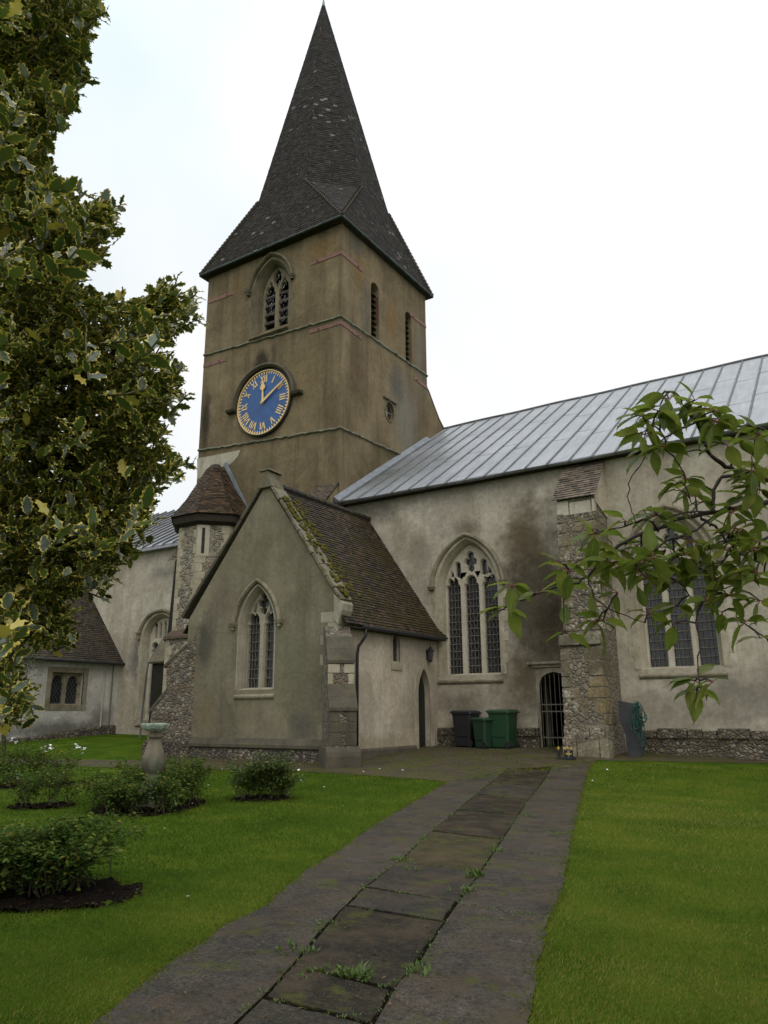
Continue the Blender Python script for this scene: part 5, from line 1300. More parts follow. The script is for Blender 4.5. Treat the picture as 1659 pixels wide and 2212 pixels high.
# white petals scattered on the lawn
pet = None
for i, (px, py, s) in enumerate(((645, 1667, 1.6), (632, 1677, 1), (650, 1690, 1.3), (700, 1704, 1), (590, 1661, 1), (560, 1664, .8), (440, 1668, 1), (480, 1664, .8), (450, 1700, .8), (415, 1740, 1), (870, 1667, 1), (785, 1670, .8), (820, 1664, .9), (355, 1795, .9), (1312, 1666, 1.1), (1280, 1690, .8), (740, 1745, .7), (405, 1945, .8))):
    c = og(px, py)
    if pet is None:
        mb = MB(); mb.loft([[(.03 * math.cos(k), .02 * math.sin(k), 0.0) for k in np.linspace(0, 5.2, 6)], [(.034 * math.cos(k), .024 * math.sin(k), .012 + .006 * math.sin(3 * k)) for k in np.linspace(0, 5.2, 6)]])
        pet = mb.build('fallen_petal', 'white', None); o = pet
    else: o = pet.copy(); COL.objects.link(o)
    s *= .8 if py < 1720 else .5; o.location = (c.x, c.y, c.z + .03); o.scale = (s, s, s); o.rotation_euler = (random.uniform(-.3, .3), random.uniform(-.3, .3), random.uniform(0, 6))
    tag(o, 'tiny white rose petal fallen on the mown grass', 'petal', 'fallen petals on the lawn')

# ------------------------------------------------------------------ bins
def wheelie(label, loc, s, mat, rot, hgt=1.0):
    th = thing('wheelie_bin', label, 'bin', loc, 'wheelie bins by the nave wall'); th.rotation_euler = (0, 0, rot)
    L, Wd, H = .70 * s, .56 * s, 1.0 * s * hgt
    def b(mb_, name, m, par=th, bev=.012): 
        o = mb_.build(name, m, None, bevel=bev); o.parent = par; return o
    def sec(l0, l1, w, z, r=.05): return [(l0 + r, -w, z), (l1 - r, -w, z), (l1, -w + r, z), (l1, w - r, z), (l1 - r, w, z), (l0 + r, w, z), (l0, w - r, z), (l0, -w + r, z)]
    mb = MB(); mb.loft([sec(-L * .36, L * .36, Wd * .40, .03), sec(-L * .37, L * .37, Wd * .41, .06), sec(-L * .46, L * .45, Wd * .48, H * .86), sec(-L * .47, L * .46, Wd * .49, H * .90), sec(-L * .50, L * .50, Wd * .53, H * .905), sec(-L * .50, L * .50, Wd * .53, H * .945)])
    for k in (-1, 1): mb.box((-L * .30, k * Wd * .455 - .008, H * .30), (L * .26, k * Wd * .455 + .008, H * .33))
    b(mb, 'body', mat)
    mb = MB(); mb.loft([sec(-L * .56, L * .50, Wd * .545, H * .948), sec(-L * .57, L * .50, Wd * .55, H * .962), sec(-L * .53, L * .46, Wd * .50, H * .99), sec(-L * .40, L * .36, Wd * .40, H * 1.012), sec(-L * .36, L * .30, Wd * .36, H * 1.006)])
    mb.box((-L * .62, -Wd * .2, H * .935), (-L * .52, Wd * .2, H * .962))
    b(mb, 'lid', mat)
    mb = MB(); mb.tube([(L * .48, -Wd * .35, H * .93), (L * .60, -Wd * .35, H * .935), (L * .60, Wd * .35, H * .935), (L * .48, Wd * .35, H * .93)], .016, 8); b(mb, 'handle', mat, bev=0)
    for k in (-1, 1):
        mb = MB(); cx_, cz_ = L * .36, .10
        mb.loft([[(cx_ + r * math.cos(a), k * Wd * .40 + y, cz_ + r * math.sin(a)) for a in np.linspace(0, 2 * PI, 20)[:-1]] for r, y in ((.03, -.028), (.09, -.028), (.10, -.018), (.10, .018), (.09, .028), (.03, .028))]); b(mb, 'wheel', 'rubber', bev=0)
    return th
p = og(1000, 1614); wheelie('black wheelie bin, leftmost of the three under the tall window', Vector((p.x + .05, p.y + .15, p.z)), 1.03, 'bin_black', -.10)
p = og(1042, 1617); wheelie('narrow dark green wheelie bin between the black bin and the bright green bin', Vector((p.x + .02, p.y + .1, p.z)), .84, 'bin_dark', -.35)
p = og(1083, 1617); wheelie('large bright green wheelie bin beside the iron-gated doorway', Vector((p.x + .02, p.y + .15, p.z)), 1.06, 'bin_green', -.12)

# ------------------------------------------------------------------ slate board, hose and boot scraper
bp = [oy(x, y, 20.25) for x, y in ((1335, 1513), (1369, 1520), (1384, 1550), (1386, 1634), (1356, 1636), (1351, 1588), (1338, 1556))]
sb = MB(); sb.loft([bp, [q + Vector((.02, .05, 0)) for q in bp]]); o = sb.build('grey_board', 'slate', None, bevel=.004); tag(o, 'tall grey board standing against the side of the stone buttress', 'board')
hz_ = thing('garden_hose', 'green garden hose hung in long loops over the grey board', 'hose', oy(1375, 1620, 20.1))
R = random.Random(11)
def loopc(top, bot, wdt, yy, mat):
    a, b = oy(*top, yy), oy(*bot, yy); pts = []
    for i in range(25):
        t_ = 2 * PI * i / 24; k = (1 - math.cos(t_)) / 2; m = a.lerp(b, k); pts.append(m + Vector((math.sin(t_) * wdt * (.6 + .8 * k) + R.uniform(-.02, .02), R.uniform(-.02, .02), R.uniform(-.02, .02))))
    mb = MB(); mb.tube(pts, .011, 6); return mb.build('coil', mat, hz_, smooth=True)
for i in range(9): loopc((1371 + i * .8 + R.uniform(-2, 3), 1517 + R.uniform(-2, 5)), (1376 + R.uniform(-8, 18), R.choice((1565, 1580, 1600, 1612, 1622)) + R.uniform(-8, 8)), R.uniform(.03, .10), 20.18 - R.random() * .1, 'hose' if i < 4 else 'hose_dark')
loopc((1376, 1520), (1392, 1560), .09, 20.06, 'hose'); loopc((1374, 1519), (1394, 1552), .07, 20.04, 'hose')
bs_ = og(1226, 1640); bs_.y -= .1
bsr = thing('boot_scraper', 'small black boot scraper with yellow tips on the ground beside the gate', 'boot scraper', bs_)
mb = MB(); mb.box((bs_.x - .22, bs_.y - .12, bs_.z), (bs_.x + .22, bs_.y + .12, bs_.z + .05))
for k in (-.18, .0, .14): mb.box((bs_.x + k - .03, bs_.y - .04, bs_.z + .05), (bs_.x + k + .03, bs_.y + .04, bs_.z + .22))
mb.build('frame', 'bin_black', bsr, bevel=.006)
for k in (-.18, .0, .14):
    mb = MB(); mb.box((bs_.x + k - .022, bs_.y - .035, bs_.z + .222), (bs_.x + k + .022, bs_.y + .035, bs_.z + .29)); mb.build('brush', 'yellow', bsr, bevel=.012)
mb = MB(); mb.box((bs_.x + .02, bs_.y - .06, bs_.z + .12), (bs_.x + .16, bs_.y - .045, bs_.z + .15)); mb.build('cross_bar', 'yellow', bsr)

# ------------------------------------------------------------------ sundial pedestal
sp0 = og(325, 1743); sdist = (sp0 - Cc).dot(Fw); pm = sdist / FPX
sd_ = thing('sundial_pedestal', 'weathered stone baluster sundial pedestal standing in the rose bed', 'sundial', sp0)
t = NT('baluster_stone', .85, .25)
cc = t.ramp(t.noise(2.2, 6, rough=.6), [(.3, (.095, .082, .058)), (.5, (.15, .128, .092)), (.7, (.21, .18, .135))])
gmask = t.math('MULTIPLY', t.ramp(t.noise(2.0, 5, t.vm(t.pos(), (1.4, 1.4, .5))), [(.50, 0.0), (.64, 1.0)]), .6); cc = t.mix(gmask, cc, (.12, .155, .11))
dm = t.math('MULTIPLY', t.ramp(t.noise(2.6, 6, t.vm(t.pos(), (1, 1, .5), (3, 1, 0))), [(.5, 0.0), (.62, 1.0)]), .7); cc = t.mix(dm, cc, (.06, .045, .03))
M['baluster'] = t.done(cc, t.bump(t.noise(25, 5), .4, .02))
M['verdigris'] = stone('verdigris_stone', [(.20, .24, .19), (.26, .29, .23), (.34, .35, .29)], .4, (.12, .26, .2), .3)
prof = [(1745, 17), (1710, 18), (1700, 20), (1694, 18), (1690, 15), (1687, 18), (1682, 19), (1676, 17), (1672, 22), (1664, 26), (1655, 27.5), (1645, 27), (1636, 24), (1625, 20), (1614, 16.5), (1606, 14.5), (1602, 13.5), (1601, 16), (1597, 16.5), (1595, 14), (1590, 13.5), (1586, 15), (1582, 20), (1581, 20)]
mb = MB(); mb.lathe((sp0.x, sp0.y, sp0.z), [(r * pm * .93, (1743 - y) * pm * 1.01) for y, r in prof], 32); mb.build('baluster', 'baluster', sd_, smooth=True)
mb = MB(); hw = 21 * pm; z0 = sp0.z + (1743 - 1692) * pm
mb.loft([[(sp0.x + sx_ * w_ * hw, sp0.y + sy_ * w_ * hw, z) for sx_, sy_ in ((-1, -1), (1, -1), (1, 1), (-1, 1))] for w_, z in ((1.6, sp0.z - .1), (1.6, sp0.z + .16), (1.02, sp0.z + .17), (1.02, sp0.z + .22), (.86, sp0.z + .24), (.74, z0 + .01))]); mb.build('foot', 'baluster', sd_, bevel=.012)
def sqr(w_, z, n=10):
    o = []
    for k in range(40):
        a = k * PI / 20; c_, s_ = math.cos(a), math.sin(a); q = max(abs(c_), abs(s_)); rr = w_ / q * (1 - .10 * abs(math.sin(2 * a)) ** .5 + .06 * math.sin(7 * a)); o.append((sp0.x + rr * c_, sp0.y + rr * s_, z + .008 * math.sin(5 * a)))
    return o
zt = sp0.z + (1743 - 1583) * pm * 1.01
mb = MB(); mb.loft([sqr(.11, zt - .03), sqr(.155, zt + .01), sqr(.175, zt + .06), sqr(.168, zt + .085)]); mb.build('top_slab', 'verdigris', sd_)

# ------------------------------------------------------------------ rose bushes
def stem_paths(c, rad, hgt, n, R):
    out = []
    for _ in range(n):
        a = R.uniform(0, 2 * PI); e = R.uniform(.35, 1.0) * rad; b0 = Vector((c.x + R.gauss(0, rad * .28), c.y + R.gauss(0, rad * .28), c.z)); tip = Vector((c.x + e * math.cos(a), c.y + e * math.sin(a), c.z + hgt * (R.uniform(.5, 1.0) if R.random() < .8 else R.uniform(1.0, 1.25))))
        m = b0.lerp(tip, .5) + Vector((R.gauss(0, .05), R.gauss(0, .05), .06)); out.append([b0, b0.lerp(m, .5) + Vector((0, 0, .02)), m, m.lerp(tip, .5) + Vector((R.gauss(0, .02), R.gauss(0, .02), .02)), tip])
    return out
M['rose_a'] = leafmat('rose_leaf', [(.026, .052, .013), (.045, .078, .018), (.070, .105, .024), (.12, .13, .03), (.19, .14, .04)], rough=.6, trans=.25, spec=.2)
M['rose_b'] = leafmat('dark_rose_leaf', [(.022, .050, .012), (.040, .082, .016), (.072, .116, .021), (.14, .155, .03), (.24, .17, .035)], rough=.8, trans=.28, spec=.06)
LV = [(0, 0, 0), (.3, .20, .05), (.7, .19, .04), (1, 0, -.05), (.7, -.19, .04), (.3, -.20, .05), (.3, 0, 0), (.7, 0, -.01)]
LF = [(0, 6, 1), (1, 6, 7, 2), (2, 7, 3), (0, 5, 6), (5, 4, 7, 6), (4, 3, 7)]
def rose(c, rad, hgt, nleaf, mat, label, group, seed, ls=.05):
    R = random.Random(seed); th = thing('rose_bush', label, 'rose bush', c, group); st = stem_paths(c, rad, hgt, 15, R)
    mb = MB()
    for s in st: mb.tube(s, [.007, .006, .005, .004, .0025], 4)
    mb.build('stem', 'stem', th)
    pos, d = [], []
    while len(pos) < nleaf:
        s = R.choice(st); k = R.random() ** .62; i = min(3, int(k * 4)); q = s[i].lerp(s[i + 1], k * 4 - i)
        if k < .06: continue
        a = R.uniform(0, 2 * PI); off = Vector((math.cos(a), math.sin(a), R.uniform(-.3, .7))).normalized(); b = q + off * R.uniform(.02, .14)
        for j in range(3):                                     # leaflets of one compound leaf
            aa = a + R.uniform(-.8, .8); pos.append(tuple(b + Vector((R.gauss(0, .02), R.gauss(0, .02), R.gauss(0, .02))))); d.append((math.cos(aa), math.sin(aa), R.uniform(-.5, .4)))
    pos, d = np.array(pos), np.array(d); n = len(pos); g = np.random.default_rng(seed)
    up = np.stack([g.normal(0, .45, n), g.normal(0, .45, n), np.ones(n)], 1)
    h = (pos[:, 2] - c.z) / hgt
    scatter('foliage', mat, LV, LF, pos, frames(d, up), g.uniform(.75, 1.35, n) * ls, np.clip(g.beta(1.7, 2.4, n) + .12 * (g.random(n) < .06), 0, 1), parent=th)
    return th, st
def bed(bpoly_c, spots, rad, hgt, nl, mat, label, group, seed, ls=.05):
    o = []
    for i, (dx, dy, s) in enumerate(spots):
        x, y = bpoly_c.x + dx, bpoly_c.y + dy; o.append(rose(Vector((x, y, G(x, y) + .01)), rad * s, hgt * s, int(nl * s), mat, label, group, seed + i, ls))
    return o
FW2 = Vector((-.55, .83, 0)); RT2 = Vector((.83, .55, 0))
def sp_(l): return [((RT2 * a + FW2 * b).x, (RT2 * a + FW2 * b).y, s) for a, b, s in l]
bed(c1, sp_([(-.52, .05, .95), (-.32, .62, 1.0), (.30, .66, 1.0), (.54, .1, 1.0), (-.46, -.62, .74), (.40, -.62, .76), (-.03, -.66, .60), (.0, .78, .9)]), .46, .58, 2300, 'rose_b', 'leafy rose bush in the round bed at the foot of the stone sundial', 'rose bushes around the sundial', 100)
bed(c2, sp_([(-.24, 0, 1), (.06, .06, 1.08), (.32, .0, .92)]), .38, .58, 2100, 'rose_a', 'yellowish green rose bush in the small bed in front of the chapel gable', 'rose bushes before the chapel', 200)
bed(c3, sp_([(-.28, 0, .95), (.20, .03, 1.05)]), .42, .54, 1000, 'rose_b', 'thin twiggy rose bush in the bed left of the sundial', 'rose bushes left of the sundial', 300)
bed(c4, sp_([(-.85, .05, 1), (-.38, .10, 1.05), (.08, .12, 1.12), (.50, .16, .98), (.25, -.10, .85), (-.25, -.18, .85)]), .46, .48, 2600, 'rose_b', 'bushy rose in the large dark bed nearest the path', 'rose bushes in the front bed', 400, .048)
B5 = bed(c5, sp_([(-1.0, 0, 1), (-.45, .2, 1.1), (.12, .1, 1.05), (.55, .15, 1.0), (-.3, -.3, .9)]), .46, .68, 1400, 'rose_b', 'tall rose bush with white flowers in the far left bed', 'white flowering rose bushes', 500)
def flower(th, q, n, seed):
    R = random.Random(seed); mb = MB()
    for _ in range(n):
        c = q + Vector((R.gauss(0, .06), R.gauss(0, .06), R.gauss(0, .05)))
        for j in range(7):
            a = R.uniform(0, 6.28); e = R.uniform(-.3, .9); dv = Vector((math.cos(a), math.sin(a), e)).normalized(); sv = dv.cross(Vector((0, 0, 1))).normalized(); m = c + dv * .028
            mb.face([c, m + sv * .022, c + dv * .05, m - sv * .022])
    mb.build('flower', 'white', th)
def pix_on(th, px, py): return at(px, py, (th.location - Cc).dot(Fw))
flower(B5[2][0], pix_on(B5[2][0], 95, 1617), 5, 1); flower(B5[2][0], pix_on(B5[2][0], 112, 1619), 3, 2); flower(B5[3][0], pix_on(B5[3][0], 171, 1615), 7, 3); flower(B5[0][0], pix_on(B5[0][0], 32, 1601), 5, 4); flower(B5[4][0], pix_on(B5[4][0], 50, 1685), 2, 5)

# ------------------------------------------------------------------ variegated holly (close, left)
M['holly'] = leafmat('holly_leaf', [(.020, .036, .013), (.031, .056, .016), (.048, .080, .017), (.080, .112, .022)], (.60, .48, .085), rough=.30, trans=.28, e0=.42, e1=.72, yellow=.04, spec=.6)
def holly_leaf():
    st = 9; v = []; e = []; f = []
    for i in range(st):
        x = (i + .35) / (st - .3); w = .27 * math.sin(PI * min(1, x ** .85)) ** .7 + .02; spine = i % 2 == 1
        wo = w * (1.22 if spine else .80); zz = (.09 if (i // 2) % 2 == 0 else -.05) if spine else .015
        xo = x + (.05 if spine else 0)
        for s in (1, -1):
            v += [(xo, s * wo, zz + .03), (x, s * w * .66, .035)]; e += [1.0, .30]
        v.append((x, 0, 0)); e.append(0.0)
    n0 = len(v); v += [(-.02, 0, 0), (1.09, 0, -.07)]; e += [.3, 1.0]
    for i in range(st - 1):
        a, b = i * 5, (i + 1) * 5
        f += [(a, a + 1, b + 1, b), (a + 1, a + 4, b + 4, b + 1), (a + 3, a + 2, b + 2, b + 3), (a + 4, a + 3, b + 3, b + 4)]
    f += [(n0, 4, 1, 0), (n0, 2, 3, 4)]; l = (st - 1) * 5; f += [(l, l + 1, l + 4, n0 + 1), (l + 4, l + 3, l + 2, n0 + 1)]
    return v, f, e
HV, HF, HE = holly_leaf()
OUT = [(-60, -120), (150, -120), (205, -60), (228, 25), (222, 50), (196, 75), (192, 130), (190, 170), (165, 200), (170, 235), (130, 262), (118, 300), (118, 330), (100, 360), (118, 372), (150, 385), (165, 405), (195, 425), (258, 430), (268, 450), (252, 500), (240, 560), (232, 578), (196, 570), (170, 600), (178, 620), (240, 640), (262, 645), (300, 645), (335, 620), (352, 588), (385, 600), (425, 650), (440, 690), (412, 705), (372, 728), (352, 760), (392, 790), (405, 830), (382, 880), (368, 930), (352, 950), (380, 985), (420, 1000), (400, 1030), (352, 1062), (330, 1090), (344, 1120), (320, 1160), (300, 1195), (250, 1240), (236, 1275), (208, 1290), (170, 1265), (170, 1290), (140, 1310), (172, 1350), (160, 1385), (95, 1400), (45, 1400), (40, 1440), (66, 1465), (75, 1510), (70, 1560), (30, 1575), (-60, 1560)]
def gen_holly():
    """twigs grown through the crown's volume, each with its own leaves"""
    R = random.Random(21); pos, d, up, sc, twigs = [], [], [], [], []
    ox_, oy_ = np.array([p[0] for p in OUT]), np.array([p[1] for p in OUT])
    mgx, mgy = np.meshgrid(np.arange(-80, 480, 2.0), np.arange(-140, 1620, 2.0)); MK = pip(mgx.ravel(), mgy.ravel(), OUT).reshape(mgx.shape)
    def inside(px, py):
        i, j = int((py + 140) / 2), int((px + 80) / 2); return 0 <= i < MK.shape[0] and 0 <= j < MK.shape[1] and bool(MK[i, j])
    def project(p):
        q = p - Cc; z = q.dot(Fw); return 829.5 + FPX * q.dot(Rt) / z, 1106 - FPX * q.dot(Up) / z
    holes = [(300, 735, 14), (425 - 90, 800, 10), (332, 760, 14), (355, 905, 16), (200, 500, 9), (150, 560, 8), (90, 240, 12), (60, 200, 10), (110, 420, 10), (45, 320, 9), (345, 1000, 12), (325, 960, 9), (70, 520, 8), (130, 700, 8), (210, 700, 7), (280, 705, 12), (370, 1050, 9), (260, 690, 9), (240, 760, 8)]
    n = 0
    while n < 2900:
        px, py = R.uniform(-60, 440), R.uniform(-120, 1575)
        if not inside(px, py): continue
        n += 1
        dep = R.uniform(3.0, 4.9) if R.random() < .6 else R.uniform(3.0, 3.7)
        if R.random() < .02: dep = R.uniform(2.0, 2.6)
        p = at(px, py, dep); ang = R.gauss(math.radians(38), .55); L = R.uniform(.10, .22)
        dr = Rt * math.cos(ang) + Up * math.sin(ang) + Fw * R.gauss(0, .5); dr.normalize()
        a = p - dr * L * .6; b = a + dr * L; q = (a + b) / 2 + Vector((0, 0, -.012))
        keep = 0; m = R.randint(6, 9)
        for i in range(m):
            k = (i + .5) / m; c = a.lerp(b, k) + Vector((0, 0, -.02 * math.sin(PI * k))); th = i * 2.4 + R.uniform(-.4, .4)
            s1 = dr.cross(Vector((0, 0, 1))).normalized(); s2 = s1.cross(dr)
            o = (s1 * math.cos(th) + s2 * math.sin(th)) * .9 + dr * R.uniform(.3, .9); o.normalize()
            l = R.uniform(.046, .078) * (.75 if k > .85 else 1)
            tip = c + o * l * (.3 if R.random() < .55 else .8); x, y = project(tip); x2, y2 = project(c)
            fx, fy = abs(R.gauss(0, 30)), R.gauss(0, 26)
            if not inside(x2 + fx, y2 + fy) or not inside(x - 6, y): continue
            if any((x - hx) ** 2 + (y - hy) ** 2 < hr * hr for hx, hy, hr in holes): continue
            u = (s2 * .5 + Vector((R.gauss(0, .5), R.gauss(0, .5), 1)) - Fw * .35 + o * .1)
            pos.append(tuple(c)); d.append(tuple(o)); up.append(tuple(u)); sc.append(l); keep += 1
        x, y = project(b)
        xa, ya = project(a)
        if keep >= 5 and inside(x, y) and inside(xa, ya): twigs.append([a, q, b])
    # sprays standing clear of the mass
    for pl in ([(325, 710), (350, 680), (372, 640), (385, 592)], [(345, 735), (385, 712), (415, 695), (440, 688)], [(335, 1045), (365, 1020), (395, 1003), (420, 1000)], [(190, 490), (225, 462), (250, 446), (270, 440)], [(165, 80), (195, 55), (215, 32), (232, 26)], [(225, 710), (235, 680), (232, 645)],
               [(350, 840), (378, 812), (395, 792)], [(360, 900), (388, 870), (410, 848)], [(110, 1410), (140, 1395), (165, 1385)], [(300, 1150), (325, 1132), (345, 1118)], [(45, 1490), (65, 1520), (72, 1548)], [(60, 60), (80, 30), (95, 5)], [(20, 90), (30, 55), (42, 30)], [(120, 120), (130, 80), (128, 45)], [(190, 1280), (215, 1290), (230, 1285)], [(400, 655), (418, 640), (428, 628)], [(260, 660), (268, 645), (262, 640)], [(160, 200), (185, 180), (198, 165)]):
        dep = R.uniform(3.0, 3.5); P = [at(x, y, dep) for x, y in pl]; twigs.append(P); ln = sum((b - a).length for a, b in zip(P, P[1:])); m = max(5, int(ln / .019))
        for i in range(m):
            k = (i + .6) / m * (len(P) - 1); j = min(int(k), len(P) - 2); c = P[j].lerp(P[j + 1], k - j); dr = (P[j + 1] - P[j]).normalized(); s1 = dr.cross(Fw).normalized(); sg = 1 if i % 2 else -1
            o = (s1 * sg * R.uniform(.6, 1.1) + dr * R.uniform(.4, 1.0) + Fw * R.gauss(0, .4)).normalized()
            pos.append(tuple(c)); d.append(tuple(o)); up.append((R.gauss(0, .5) - Fw.x * .8, R.gauss(0, .5) - Fw.y * .8, .8)); sc.append(R.uniform(.042, .062) * (.7 if i > m - 3 else 1))
    # the rest of the crown, out of the photograph's left edge
    cen = at(-330, 640, 4.6)
    for _ in range(420):
        v = Vector((R.gauss(0, 1), R.gauss(0, 1), R.gauss(0, 1))).normalized(); p = cen + Vector((v.x * 1.15, v.y * 1.15, v.z * 2.2)) * R.random() ** .35
        x, y = project(p)
        if x > -70: continue
        for i in range(7):
            o = Vector((R.gauss(0, 1), R.gauss(0, 1), R.gauss(.3, .8))).normalized(); pos.append(tuple(p + o * R.random() * .1)); d.append(tuple(o)); up.append((R.gauss(0, .5), R.gauss(0, .5), 1)); sc.append(R.uniform(.045, .07))
    return np.array(pos), np.array(d), np.array(up), np.array(sc), twigs, cen
def proj_in(p):
    q = p - Cc; z = q.dot(Fw); x, y = 829.5 + FPX * q.dot(Rt) / z, 1106 - FPX * q.dot(Up) / z
    return x < 0 or pip(np.array([x]), np.array([y]), OUT)[0]
pos, d, up, sc, twigs, hcen = gen_holly()
hb = Vector((hcen.x, hcen.y, G(hcen.x, hcen.y)))
hol = thing('holly_tree', 'tall variegated holly with spiny yellow-edged dark leaves filling the left side', 'tree', hb)
scatter('crown', 'holly', HV, HF, pos, frames(d, up), sc, rng.random(len(pos)), HE, parent=hol)
mb = MB(); mb.tube([hb - Vector((0, 0, .1)), hb + Vector((.02, 0, .8)), hb.lerp(hcen, .8), hcen + Vector((0, 0, 1.4))], [.09, .075, .05, .015], 10)
trunk = mb.build('trunk', 'twig', hol, smooth=True)
mb = MB(); R = random.Random(3)
for tw in twigs: mb.tube(tw, [.005, .004, .0025], 3)
for _ in range(90):                                            # limbs from the trunk into the crown
    k = R.choice(twigs); s = hb.lerp(hcen + Vector((0, 0, 1.3)), R.uniform(.3, 1)); e = k[0]
    if (e - s).length < 2.6 and all(proj_in(s.lerp(e, q_ / 6)) for q_ in range(7)): mb.tube([s, s.lerp(e, .5) + Vector((0, 0, -.06 + R.gauss(0, .03))), e], [.014, .009, .004], 5)
mb.build('branch', 'twig', trunk)

# smaller-leaved shrub behind the holly
sh0 = og(10, 1640); shd = (sh0 - Cc).dot(Fw)
R = random.Random(8); pos, d = [], []
th = thing('evergreen_shrub', 'small-leaved olive green shrub half hidden behind the holly', 'shrub', sh0)
cen = at(5, 1425, shd)
for _ in range(5200):
    v = Vector((R.gauss(0, 1), R.gauss(0, 1), R.gauss(0, 1))).normalized() * R.random() ** .3
    q = cen + Vector((v.x * .95, v.y * .95, v.z * .85)) * (1 + .25 * math.sin(v.x * 7) * math.cos(v.z * 6)); pos.append(tuple(q)); a = R.uniform(0, 6.28); d.append((math.cos(a), math.sin(a), R.uniform(-.4, .6)))
pos, d = np.array(pos), np.array(d)
M['shrub'] = leafmat('shrub_leaf', [(.020, .026, .007), (.034, .040, .009), (.055, .055, .013), (.09, .075, .018)], rough=.45, trans=.15)
scatter('crown', 'shrub', LV, LF, pos, frames(d, rng.normal(0, .5, (len(d), 3)) + [0, 0, 1]), rng.uniform(.04, .075, len(d)), rng.beta(1.5, 3, len(d)), parent=th)
mb = MB(); mb.tube([sh0 - Vector((0, 0, .1)), cen], [.07, .03], 8)
for _ in range(14): 
    k = random.choice(pos); mb.tube([sh0.lerp(cen, random.uniform(.4, .9)), Vector(k)], [.02, .006], 5)
mb.build('trunk', 'stem', th)

# ------------------------------------------------------------------ flowering cherry (close, right)
D0 = 2.05
def z6(l): return [(1134 + .3164 * x, 756 + .3164 * y) for x, y in l]
BR = [  # picture polyline, start radius (px), end radius, depth offset start, end
 ([(1760, 1070), (1659, 1085), (1577, 1101), (1542, 1107), (1482, 1117), (1419, 1142), (1368, 1161), (1324, 1189), (1298, 1212), (1270, 1246), (1242, 1260), (1174, 1278), (1109, 1299), (1080, 1319), (1066, 1333)], 7.5, 1.6, .18, -.05),
 ([(1700, 1040), (1602, 1028), (1558, 1031), (1541, 1060), (1540, 1085), (1542, 1106)], 5.5, 4.5, .2, .1),
 ([(1700, 1040), (1640, 1030), (1599, 1019), (1567, 1009), (1536, 984), (1523, 958), (1510, 924), (1505, 910), (1492, 900)], 7, 3, .2, .0),
 ([(1523, 958), (1539, 943), (1574, 924), (1615, 917), (1659, 933)], 5, 3.5, .05, .15),
 ([(1505, 912), (1470, 925), (1435, 945), (1418, 936), (1403, 927)], 3.2, 1.5, .0, -.05),
 ([(1435, 945), (1438, 971), (1460, 996), (1476, 1028), (1485, 1060), (1492, 1085), (1503, 1095)], 2.2, 1.2, -.02, .05),
 ([(1435, 946), (1416, 962), (1393, 987), (1365, 1028), (1355, 1072), (1365, 1107), (1374, 1126)], 1.9, 1.2, -.02, -.1),
 ([(1542, 1103), (1482, 1107), (1438, 1120), (1412, 1104)], 3, 1.6, .1, .0),
 ([(1419, 1142), (1412, 1132), (1400, 1123), (1362, 1132), (1324, 1142), (1292, 1151)], 3.4, 1.4, .05, -.05),
 ([(1700, 1150), (1659, 1160), (1637, 1167), (1577, 1170), (1536, 1180), (1492, 1193), (1466, 1200)], 5, 2, .3, .12),
 ([(1514, 1121), (1545, 1136), (1567, 1167), (1590, 1189), (1618, 1205), (1640, 1215)], 4, 1.8, .12, .0),
 ([(1542, 1118), (1488, 1151), (1438, 1170), (1393, 1196), (1370, 1215)], 3.5, 1.5, .12, -.05),
 ([(1270, 1246), (1276, 1267), (1289, 1296), (1324, 1319), (1362, 1334), (1393, 1345)], 2.2, 1.2, .05, -.02),
 ([(1232, 1255), (1226, 1261), (1218, 1286), (1219, 1334), (1219, 1362), (1236, 1378)], 1.8, 1.1, .0, -.04),
 ([(1440, 1245), (1466, 1258), (1488, 1286), (1514, 1302), (1533, 1305)], 2.4, 1.3, .1, .05),
 ([(1514, 1302), (1509, 1309), (1503, 1346), (1511, 1388), (1507, 1432), (1512, 1470), (1503, 1517)], 2.6, 1.2, .05, -.05),
 ([(1530, 1200), (1500, 1222), (1466, 1235), (1440, 1245), (1405, 1240)], 2.6, 1.4, .15, .05),
 ([(1690, 1395), (1659, 1384), (1640, 1369), (1618, 1353), (1602, 1343), (1594, 1335)], 2.6, 1.5, .2, .1),
 ([(1700, 1225), (1620, 1240), (1605, 1242), (1593, 1263), (1549, 1275), (1535, 1290)], 3.0, 1.3, .2, .05),
 ([(1593, 1263), (1592, 1300), (1590, 1330), (1596, 1352)], 1.6, 1.0, .12, .1),
 ([(1640, 930), (1630, 960), (1625, 1000), (1640, 1020)], 2.2, 1.3, .1, .1),
 ([(1505, 912), (1485, 880), (1462, 850), (1436, 845)], 2.0, 1.2, .0, .0),
 ([(1618, 1353), (1640, 1340), (1680, 1330)], 1.5, 1.2, .15, .2),
 ([(1298, 1215), (1262, 1205), (1238, 1222), (1225, 1240)], 1.7, 1.0, .02, .0)]
brs = []
for pl2, ra, rb2, da, db2 in BR:
    ra *= .85; rb2 *= .8
    n = len(pl2); P = []; 
    for i, (x, y) in enumerate(pl2): P.append(at(x, y, D0 + da + (db2 - da) * i / (n - 1)))
    Q = []
    for i in range(n - 1):
        for k in range(3): Q.append(P[i].lerp(P[i + 1], k / 3) + Vector((random.gauss(0, .0025), random.gauss(0, .0025), random.gauss(0, .0025))) * (1 if k else 0))
    Q.append(P[-1]); m = len(Q); rr = [(ra + (rb2 - ra) * i / (m - 1)) * D0 / FPX * random.uniform(.9, 1.15) for i in range(m)]; brs.append((Q, rr))
tb = Vector((at(2500, 1000, 2.9).x, at(2500, 1000, 2.9).y, 0)); tb.z = G(tb.x, tb.y)
ch = thing('cherry_tree', 'cherry tree branches with drooping toothed green leaves reaching in from the right', 'tree', tb)
